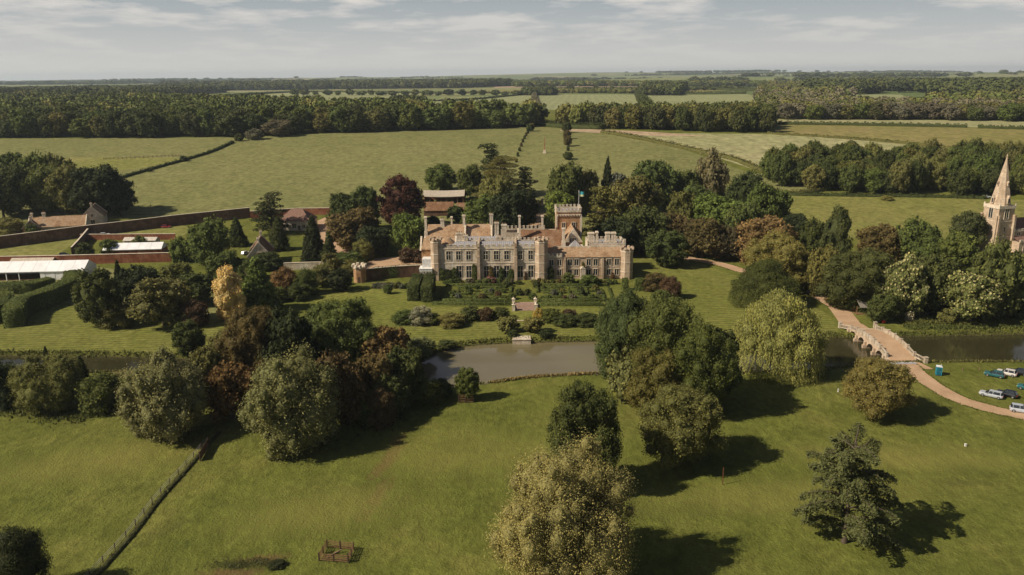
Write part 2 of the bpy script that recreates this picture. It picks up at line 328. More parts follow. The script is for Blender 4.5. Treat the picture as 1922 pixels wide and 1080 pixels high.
drape('church_meadow',[(1478,366),(1700,369),(1860,374),(2200,384),(2200,450),(1922,445),(1700,450),(1470,445)],grass('church_meadow_grass',c4(.145,.15,.038),c4(.18,.175,.05),c4(.20,.175,.06),.02,.4,bump=.6),.05)
drape('left_lawn',[(-160,660),(-160,560),(60,560),(150,575),(330,600),(440,600),(500,625),(400,662),(250,661)],LAWN,.03)
drape('pond_lawn',[(560,600),(700,596),(820,606),(940,604),(1130,606),(1130,631),(960,634),(880,639),(820,649),(760,650),(600,650)],LAWN,.03)
drape('garden_lawn',[(560,552),(640,545),(790,540),(800,576),(1130,578),(1128,606),(700,600),(600,596)],LAWN2,.026)
drape('right_lawn',[(1130,560),(1190,528),(1190,478),(1300,489),(1370,515),(1460,535),(1545,585),(1574,612),(1572,624),(1380,628),(1130,631)],LAWN,.034)
drape('walled_garden_lawn',[(-160,492),(0,489),(110,478),(152,446),(-160,470)],PASTY,.03)
drape('walled_parking_grass',[(205,450),(340,444),(370,428),(330,422),(200,440)],PASTY,.03)
drape('hedge_lawn',[(-160,560),(-160,500),(170,500),(330,520),(480,550),(440,600),(330,600),(150,575)],PAST,.022)
drape('green_strip',[(1320,330),(1430,325),(1545,355),(1480,364),(1380,350)],PAST,.06)
drape('churchyard_grass',[(1665,606),(1600,560),(1600,540),(1922,560),(2200,560),(2200,600),(1922,603),(1760,606)],PAST,.03)
# far fields, traced one by one
drape('crop_field_one',[(805,188),(860,184),(1000,177),(1012,200),(1014,214),(812,212)],CROPG,.06)
drape('crop_field_two',[(1004,206),(1003,178),(1195,178),(1207,205),(1100,208)],CROPG,.06)
drape('crop_field_three',[(1217,205),(1216,179),(1400,177),(1450,186),(1445,205)],CROPG,.06)
drape('crop_field_four',[(380,184),(560,173),(740,174),(795,184),(790,205),(500,205)],CROPG,.08)
drape('crop_field_five',[(1590,200),(1600,178),(1690,178),(1740,196),(1735,215),(1610,210)],CROPG,.06)
drape('stubble_field',[(860,171),(1000,168),(1290,167),(1380,170),(1300,174),(900,176)],OLIV,.1)
drape('stubble_field_far',[(920,163),(1260,161),(1250,163.5),(930,165.5)],BARE,.15)
# drive
def gxy_(p): return W(*p)[:2]
def ribbon(name,pts,wd,mat,dz=.05,world=False,per=6):
    P=np.array(pts if world else [W(*p)[:2] for p in pts]); C=spline(P,per); D=np.gradient(C,axis=0); D/=np.linalg.norm(D,axis=1)[:,None]; Nn=np.stack([-D[:,1],D[:,0]],1)
    L=C+Nn*wd/2; Rr=C-Nn*wd/2; n=len(C); V=np.concatenate([L,Rr]); z=gz0(V[:,0],V[:,1])+dz; V=np.column_stack([V,z])
    Q=[(i,i+1,n+i+1,n+i) for i in range(n-1)]; Q=[q[::-1] for q in Q]
    o=link(bpy.data.objects.new(name,raw_mesh(name,V,Q,mats=[mat]))); o['kind']='structure'; return o
BX0,BX1,BY0,BY1=94.0,101.3,187.6,213.0
ribbon('drive',[gxy_(p) for p in [(1240,478),(1300,487),(1350,496),(1400,511),(1460,527),(1500,539),(1524,549),(1550,564),(1572,577)]]+[((BX0+BX1)/2-.6,BY1+4),((BX0+BX1)/2,BY1-.5)],5.8,GRAV,.07,True)
ribbon('meadow_drive',[(1702,684),(1740,716),(1790,746),(1850,766),(1922,782),(2010,800),(2120,830)],4.6,GRAV,.06)
drape('courtyard_gravel',[(668,507),(700,486),(790,478),(800,500),(760,508)],GRAV,.04)
drape('yard_gravel',[(560,430),(620,404),(700,404),(730,470),(640,490),(600,478),(600,440)],GRAV,.04)
drape('gate_court_gravel',[(950,470),(985,400),(1030,400),(1060,470)],GRAV,.04)
PATH=plain('path_gravel',(.42,.33,.24))
# ---------------------------------------------------------------- foliage
def foliage_mat(name,blossom=None):
    m=MT(name,.75,.12); t=m.t
    oi=m.n('ShaderNodeObjectInfo'); a=m.n('ShaderNodeAttribute',attribute_name='tint')
    c=oi.outputs['Color']
    if blossom: c=blossom
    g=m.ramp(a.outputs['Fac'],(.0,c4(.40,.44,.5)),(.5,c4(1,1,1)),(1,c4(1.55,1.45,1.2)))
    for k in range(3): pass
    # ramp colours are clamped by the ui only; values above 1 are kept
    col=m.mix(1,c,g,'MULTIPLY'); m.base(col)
    tr=m.n('ShaderNodeBsdfTranslucent'); m.l(col,tr.inputs[0]); ms=m.n('ShaderNodeMixShader'); ms.inputs[0].default_value=.24
    m.l(m.b.outputs[0],ms.inputs[1]); m.l(tr.outputs[0],ms.inputs[2]); m.l(ms.outputs[0],t.nodes['Material Output'].inputs[0]); return m.m
FOL=foliage_mat('leaf_foliage'); BLOS=foliage_mat('cream_blossom',c4(.44,.40,.18)); BARK=plain('bark',(.085,.065,.045),scale=3)
def basis(Nr):
    a=np.where(np.abs(Nr[:,2:3])<.9,np.array([[0,0,1.]]),np.array([[1.,0,0]])); u=np.cross(Nr,a); u/=np.linalg.norm(u,axis=1)[:,None]+1e-9; return u,np.cross(Nr,u)
def leafquads(P,Nr,size,rng,aspect=1.0,hang=False):
    n=len(P); Nr=Nr/(np.linalg.norm(Nr,axis=1)[:,None]+1e-9); u,v=basis(Nr)
    if hang: v=np.tile(np.array([[0,0,1.]]),(n,1))+.25*rng.normal(size=(n,3)); u=np.cross(v,Nr); u/=np.linalg.norm(u,axis=1)[:,None]+1e-9; v/=np.linalg.norm(v,axis=1)[:,None]
    else:
        a=rng.uniform(0,6.28,n)[:,None]; u,v=u*np.cos(a)+v*np.sin(a),-u*np.sin(a)+v*np.cos(a)
    s=(size*rng.uniform(.6,1.4,n))[:,None]; su=s/math.sqrt(aspect); sv=s*math.sqrt(aspect)
    # pointed diamonds read as leaf sprays
    V=np.stack([P-v*sv*.5,P+u*su*.5+v*sv*.1*rng.uniform(-1,1,(n,1)),P+v*sv*.5,P-u*su*.5],1).reshape(-1,3); return V
ICO=None
def ico():
    global ICO
    if ICO is None:
        bm=bmesh.new(); bmesh.ops.create_icosphere(bm,subdivisions=1,radius=1); ICO=(np.array([v.co[:] for v in bm.verts]),np.array([[v.index for v in f.verts] for f in bm.faces])); bm.free()
    return ICO
def fib(rng,n):
    i=np.arange(n)+.5; ph=np.arccos(1-2*i/n); th=np.pi*(1+5**.5)*i+rng.uniform(0,6.28)
    return np.stack([np.cos(th)*np.sin(ph),np.sin(th)*np.sin(ph),np.cos(ph)],1)
def lobes(kind,rng):
    """centres, radii (K,3) inside a unit box: x,y in +-.5, z 0..1"""
    if kind in('oak','chestnut','loose','poplar'):
        M={'oak':11,'chestnut':12,'loose':15,'poplar':10}[kind]; ns={'oak':13,'chestnut':13,'loose':11,'poplar':13}[kind]
        d=fib(rng,M)+rng.normal(scale=.16,size=(M,3)); d/=np.linalg.norm(d,axis=1)[:,None]; d=np.concatenate([d,[[0,0,.35]]]); M+=1
        zb={'oak':.05,'chestnut':.03,'loose':.0,'poplar':.05}[kind]; zm=(1+zb)/2; hm=(1-zb)/2
        br={'oak':.20,'chestnut':.19,'loose':.15,'poplar':.185}[kind]*rng.uniform(.78,1.28,M); br[-1]=.26
        ez=1.75 if kind=='loose' else 1.12
        prof=np.where(d[:,2]>0,1-.42*np.abs(d[:,2]),1) if kind=='poplar' else np.ones(M)
        low=np.where(d[:,2]<-.2,1.12,1.0)
        f=rng.uniform(.76,1.12,M); f[-1]=.3
        B=np.stack([d[:,0]*(.52-br)*f*prof*low,d[:,1]*(.52-br)*f*prof*low,zm+d[:,2]*(hm-br*.8)*np.minimum(f,1)],1)
        BR=np.stack([br,br,br*ez*.9],1); C=[];RR=[]
        for i in range(M):
            e=fib(rng,ns)+rng.normal(scale=.2,size=(ns,3)); e/=np.linalg.norm(e,axis=1)[:,None]; P=B[i]+e*BR[i]*rng.uniform(.78,1.0,(ns,1)); ok=np.ones(ns,bool)
            for j in range(M):
                if j!=i: ok&=(((P-B[j])/BR[j])**2).sum(1)>.62
            ok&=P[:,2]>.02
            P=P[ok]; r=br[i]*rng.uniform(.22,.52,len(P)); C.append(P); RR.append(np.stack([r,r,r*(1.5 if kind=='loose' else .9)],1))
        return np.concatenate(C+[B]),np.concatenate(RR+[BR*.94]),(B,BR*.70)
    if kind in('beech','yew','bush','wood'):
        K={'oak':46,'beech':60,'yew':60,'bush':26,'chestnut':54,'loose':70,'poplar':56,'wood':16}[kind]
        d=fib(rng,K)+rng.normal(scale=.13,size=(K,3)); d/=np.linalg.norm(d,axis=1)[:,None]
        zb={'oak':.10,'beech':.04,'yew':.0,'bush':-.25,'chestnut':.08,'loose':.03,'poplar':.10,'wood':.05}[kind]
        r={'oak':.125,'beech':.095,'yew':.09,'bush':.15,'chestnut':.105,'loose':.085,'poplar':.10,'wood':.2}[kind]
        rr=r*rng.uniform(.7,1.35,K); zc_=(zb+1)/2; hz_=(1-zb)/2
        warp=1+.13*np.sin(2*np.arctan2(d[:,1],d[:,0])+rng.uniform(0,6))+.10*np.sin(3*np.arctan2(d[:,1],d[:,0])+4*d[:,2]+rng.uniform(0,6))
        if kind in('oak','loose','wood','poplar'): f=rng.uniform(.80,1.12,K)*warp
        else: f=rng.uniform(.93,1.03,K)*(1+.4*(warp-1))
        prof=np.ones(K)
        if kind=='poplar': prof=np.where(d[:,2]>0,1-.45*d[:,2]**1.2,1)
        if kind=='beech': prof=np.where(d[:,2]<0,1.05,1)
        C=np.stack([d[:,0]*(.5-rr)*f*prof,d[:,1]*(.5-rr)*f*prof,zc_+d[:,2]*(hz_-rr*.8)*np.minimum(f,1.06)],1)
        RR=np.stack([rr,rr,rr*(.85 if kind!='loose' else 1.7)],1)
        core=(np.array([[0,0,zc_*.97]]),np.array([[.37,.37,hz_*.78]])*(.86 if kind!='poplar' else .74))
        return C,RR,core
    if kind=='conifer':
        K=60; h=np.linspace(.06,.97,K); a=np.arange(K)*2.4; rad=.46*(1-h)**.8*rng.uniform(.75,1.1,K); r=.04+.085*(1-h)
        C=np.stack([np.cos(a)*rad*.8,np.sin(a)*rad*.8,h-.02],1); return C,np.stack([r,r,r*.8],1),(np.array([[0,0,.3],[0,0,.6]]),np.array([[.26,.26,.3],[.14,.14,.3]]))
    if kind=='column':
        K=60; h=rng.uniform(.08,.94,K); a=np.arange(K)*2.4; rad=.36*np.sin(np.clip(h*1.02+.06,0,1)*np.pi)**.45*rng.uniform(.8,1.1,K); r=.11*rng.uniform(.7,1.2,K)
        C=np.stack([np.cos(a)*rad,np.sin(a)*rad,h],1); return C,np.stack([r,r,r*.9],1),(np.array([[0,0,.5]]),np.array([[.33,.33,.45]]))
    if kind=='willow':
        K=46; d=fib(rng,K); d[:,2]=np.abs(d[:,2]); rr=.11*rng.uniform(.7,1.3,K); f=rng.uniform(.85,1.08,K)
        C=np.stack([d[:,0]*.42*f*(1-.52*d[:,2]),d[:,1]*.42*f*(1-.52*d[:,2]),.38+d[:,2]*.54*f],1); return C,np.stack([rr,rr,rr],1),(np.array([[0,0,.42]]),np.array([[.33,.33,.40]]))
    if kind=='cedar':
        C=[];RR=[]
        for h in np.linspace(.16,.95,9):
            n=int(4+7*(1-h)); 
            for k in range(n):
                a=rng.uniform(0,6.28); q=rng.uniform(.25,1)*.42*(1.12-h*.75); r=.13*rng.uniform(.7,1.2)
                C.append((math.cos(a)*q,math.sin(a)*q,h+rng.uniform(-.025,.025))); RR.append((r,r,r*.24))
        return np.array(C),np.array(RR),None
def tube(path,radii,n=6):
    path=np.array(path,float); V=[];Q=[]
    for i,p in enumerate(path):
        d=path[min(i+1,len(path)-1)]-path[max(i-1,0)]; d/=np.linalg.norm(d)+1e-9; u,v=basis(d[None]); a=np.arange(n)*2*np.pi/n
        V.append(p+radii[i]*(np.cos(a)[:,None]*u+np.sin(a)[:,None]*v))
        if i: Q+=[((i-1)*n+k,(i-1)*n+(k+1)%n,i*n+(k+1)%n,i*n+k) for k in range(n)]
    return np.concatenate(V),np.array(Q)
def crown_arrays(kind,seed,n,leaf):
    rng=np.random.default_rng(seed); C,RR,core=lobes(kind,rng); K=len(C)
    w_=RR[:,0]*RR[:,2]; w_=w_/w_.sum(); li=rng.choice(K,size=int(n*1.5),p=w_); d=rng.normal(size=(len(li),3)); d/=np.linalg.norm(d,axis=1)[:,None]
    rad=(1+rng.normal(scale=.26 if kind=='loose' else .15,size=len(li)))[:,None]; P=C[li]+d*RR[li]*rad
    keep=np.ones(len(P),bool)
    for k in range(K):
        q=(((P-C[k])/RR[k])**2).sum(1)<.62; keep&=~(q&(li!=k))
    if core is not None:
        for c,r in zip(*core): keep&=(((P-c)/r)**2).sum(1)>.95
    keep&=P[:,2]>.005
    P=P[keep][:n]; d=d[keep][:n]; li=li[keep][:n]
    spread={'beech':.6,'yew':.55,'cedar':.35,'wood':.5}.get(kind,.8)
    Nr=d+spread*rng.normal(size=d.shape)
    if kind=='cedar': Nr=np.array([[0,0,1.]])+.45*rng.normal(size=d.shape)
    asp={'loose':1.9,'willow':3.0,'conifer':1.7,'cedar':2.0,'column':1.5}.get(kind,1.25)
    lt=rng.uniform(-.20,.20,K)
    tint=np.clip(.48+lt[li]+rng.normal(scale=.12 if kind=='loose' else .16,size=len(P)),0,1)
    V=leafquads(P,Nr,leaf,rng,asp,hang=(kind=='willow'))
    if kind=='willow':   # hanging strands
        ns=max(60,n//22); a=rng.uniform(0,6.28,ns); q=rng.uniform(.18,.46,ns); top=.34+.56*np.clip(1-q/.56,0,1)**.8; tier=rng.uniform(0,1,ns)
        top=top*(1-.45*tier*(q/.46)); low=rng.uniform(size=ns)<.45; q=np.where(low,rng.uniform(.40,.49,ns),q); top=np.where(low,rng.uniform(.22,.48,ns),top); L=rng.uniform(.16,.36,ns); L=np.minimum(L,top-.015); per=14
        tt=np.linspace(0,1,per)[None]; X=(np.cos(a)*q)[:,None]+(np.cos(a)*.05)[:,None]*tt+rng.normal(scale=.006,size=(ns,per)); Y=(np.sin(a)*q)[:,None]+(np.sin(a)*.05)[:,None]*tt+rng.normal(scale=.006,size=(ns,per)); Z=top[:,None]-L[:,None]*tt
        P2=np.stack([X,Y,Z],-1).reshape(-1,3); N2=np.stack([np.cos(a),np.sin(a),np.full(ns,.4)],1).repeat(per,0)+.5*rng.normal(size=(ns*per,3))
        V=np.concatenate([V,leafquads(P2,N2,leaf,rng,2.6,hang=True)]); tint=np.concatenate([tint,np.clip(.5+np.repeat(rng.normal(scale=.15,size=ns),per)+rng.normal(scale=.08,size=ns*per),0,1)])
    nq=len(V)//4; Q=np.arange(nq*4).reshape(-1,4); mi=np.zeros(nq,int)
    if kind=='chestnut':
        up=rng.uniform(size=len(P))<np.clip((d[:,2]+.4)*.6,0,.42)*(.6+.8*rng.uniform(size=K)[li]); mi[:len(P)][up]=1
    tv=np.repeat(tint,4); Tt=[]; off=len(V)
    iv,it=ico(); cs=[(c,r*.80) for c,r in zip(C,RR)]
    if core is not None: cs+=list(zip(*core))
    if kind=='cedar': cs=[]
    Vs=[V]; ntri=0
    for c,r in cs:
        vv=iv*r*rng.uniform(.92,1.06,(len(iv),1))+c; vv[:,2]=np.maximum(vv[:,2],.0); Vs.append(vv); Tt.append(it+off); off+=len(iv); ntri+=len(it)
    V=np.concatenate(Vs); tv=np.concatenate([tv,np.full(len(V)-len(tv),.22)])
    Tt=np.concatenate(Tt) if Tt else None
    return V,Q,Tt,np.concatenate([mi,np.zeros(ntri,int)]),tv
def trunk_arrays(kind,seed):
    rng=np.random.default_rng(seed+99); Vs=[];Qs=[];o=0
    def put(p,r,n=6):
        nonlocal o
        v,q=tube(p,r,n); Vs.append(v); Qs.append(q+o); o+=len(v)
    b=.028 if kind not in('cedar','conifer') else .032
    top=.55 if kind not in('conifer','cedar') else .95
    put([(0,0,-.01),(0,0,.05),(.01,.01,.2),(.0,.01,top)],[b*1.5,b,b*.8,b*.25],8)
    nl=7 if kind!='cedar' else 18
    for k in range(nl):
        a=k*2.4+rng.uniform(-.4,.4); z=.14+.35*k/nl if kind!='cedar' else .16+.75*k/nl; q=.3 if kind!='cedar' else .36*(1.1-z)
        e=(math.cos(a)*q,math.sin(a)*q,z+(.28 if kind!='cedar' else .01)); put([(0,0,z),(math.cos(a)*q*.5,math.sin(a)*q*.5,z+(.17 if kind!='cedar' else .03)),e],[b*.55,b*.38,b*.12],5)
    return np.concatenate(Vs),np.concatenate(Qs)
_C={}; _Tk={}
LOD={'xhi':(95000,.0085),'hi':(30000,.0150),'mid':(5200,.036),'lo':(1700,.058),'xlo':(330,.13)}
def crown_mesh(kind,var,lod):
    k=(kind,var,lod)
    if k not in _C:
        n,l=LOD[lod]
        if kind in('beech','yew'): l*=.9
        V,Q,Tt,mi,tv=crown_arrays(kind,hash_(kind)+var*7,n,l)
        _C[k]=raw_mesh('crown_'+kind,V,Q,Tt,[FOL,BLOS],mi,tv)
    return _C[k]
def hash_(s): return sum(ord(c)*(i+3) for i,c in enumerate(s))
def trunk_mesh(kind,var):
    k=(kind,var)
    if k not in _Tk:
        V,Q=trunk_arrays(kind,hash_(kind)+var*7); _Tk[k]=raw_mesh('trunk',V,Q,mats=[BARK],smooth=True)
    return _Tk[k]
RN=random.Random(5)
PAL=dict(dark=(.082,.096,.028),green=(.118,.140,.036),bright=(.150,.180,.042),olive=(.165,.155,.046),yell=(.23,.21,.06),pale=(.225,.228,.098),gold=(.62,.49,.19),rust=(.150,.088,.032),brown=(.135,.105,.038),copper=(.085,.040,.026),maroon=(.115,.070,.036),orange=(.22,.14,.055),blue=(.100,.122,.042),cedar=(.09,.105,.05),willowy=(.36,.345,.105),black=(.050,.060,.022),silver=(.15,.155,.10),pink=(.28,.12,.10),cream=(.42,.36,.24))
NAMES=dict(oak='broadleaf_tree',beech='beech_tree',yew='yew_tree',bush='shrub',chestnut='chestnut_tree',loose='willow_tree',poplar='poplar_tree',conifer='conifer_tree',column='columnar_tree',willow='weeping_willow',cedar='cedar_tree',wood='woodland_tree')
TREES=[]
def place_tree(kind,x,y,h,wd,color,label,cat=None,group=None,wpx=60,name=None,single=False,rot=None):
    lod='xhi' if wpx>220 else 'hi' if wpx>105 else 'mid' if wpx>42 else 'lo' if wpx>16 else 'xlo'
    var=RN.randrange(3 if lod not in('hi','xhi') else 2); z=float(gz0(x,y)); c=PAL[color] if isinstance(color,str) else color
    j=RN.uniform(.88,1.13); c=(c[0]*j*RN.uniform(.93,1.07),c[1]*j,c[2]*j*RN.uniform(.9,1.1),1)
    nm=name or NAMES[kind]; me=crown_mesh(kind,var,lod); rz=RN.uniform(0,6.28) if rot is None else rot
    if single or kind in('bush',) or lod=='xlo':
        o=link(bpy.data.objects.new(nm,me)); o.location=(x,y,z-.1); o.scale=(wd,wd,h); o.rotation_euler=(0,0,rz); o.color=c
        T(o,label,cat or ('shrub' if kind=='bush' else 'tree'),group); return o
    e=E(nm,(x,y,z),label,cat or 'tree',group)
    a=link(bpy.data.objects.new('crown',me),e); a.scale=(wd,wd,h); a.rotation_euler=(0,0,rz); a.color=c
    b=link(bpy.data.objects.new('trunk',trunk_mesh(kind,var)),e); s=min(wd,h)*1.0; b.scale=(s,s,h); b.rotation_euler=(0,0,rz)
    return e
def tree(kind,cx,by,ty,wpx,color,label,**kw):
    x,Y,z=W(cx,by); x,_=at(cx,(by+ty)/2,Y); _,zt=at(cx,ty,Y); h=zt-float(gz0(x,Y)); wd=wpx*zc(x,Y,z+h/2)/F
    # the seen top of a rounded crown lies a little behind its axis: pull it down slightly
    return place_tree(kind,x,Y,max(h*(.89 if kind=='loose' else .96),.6),wd*1.04,color,label,wpx=wpx,**kw)
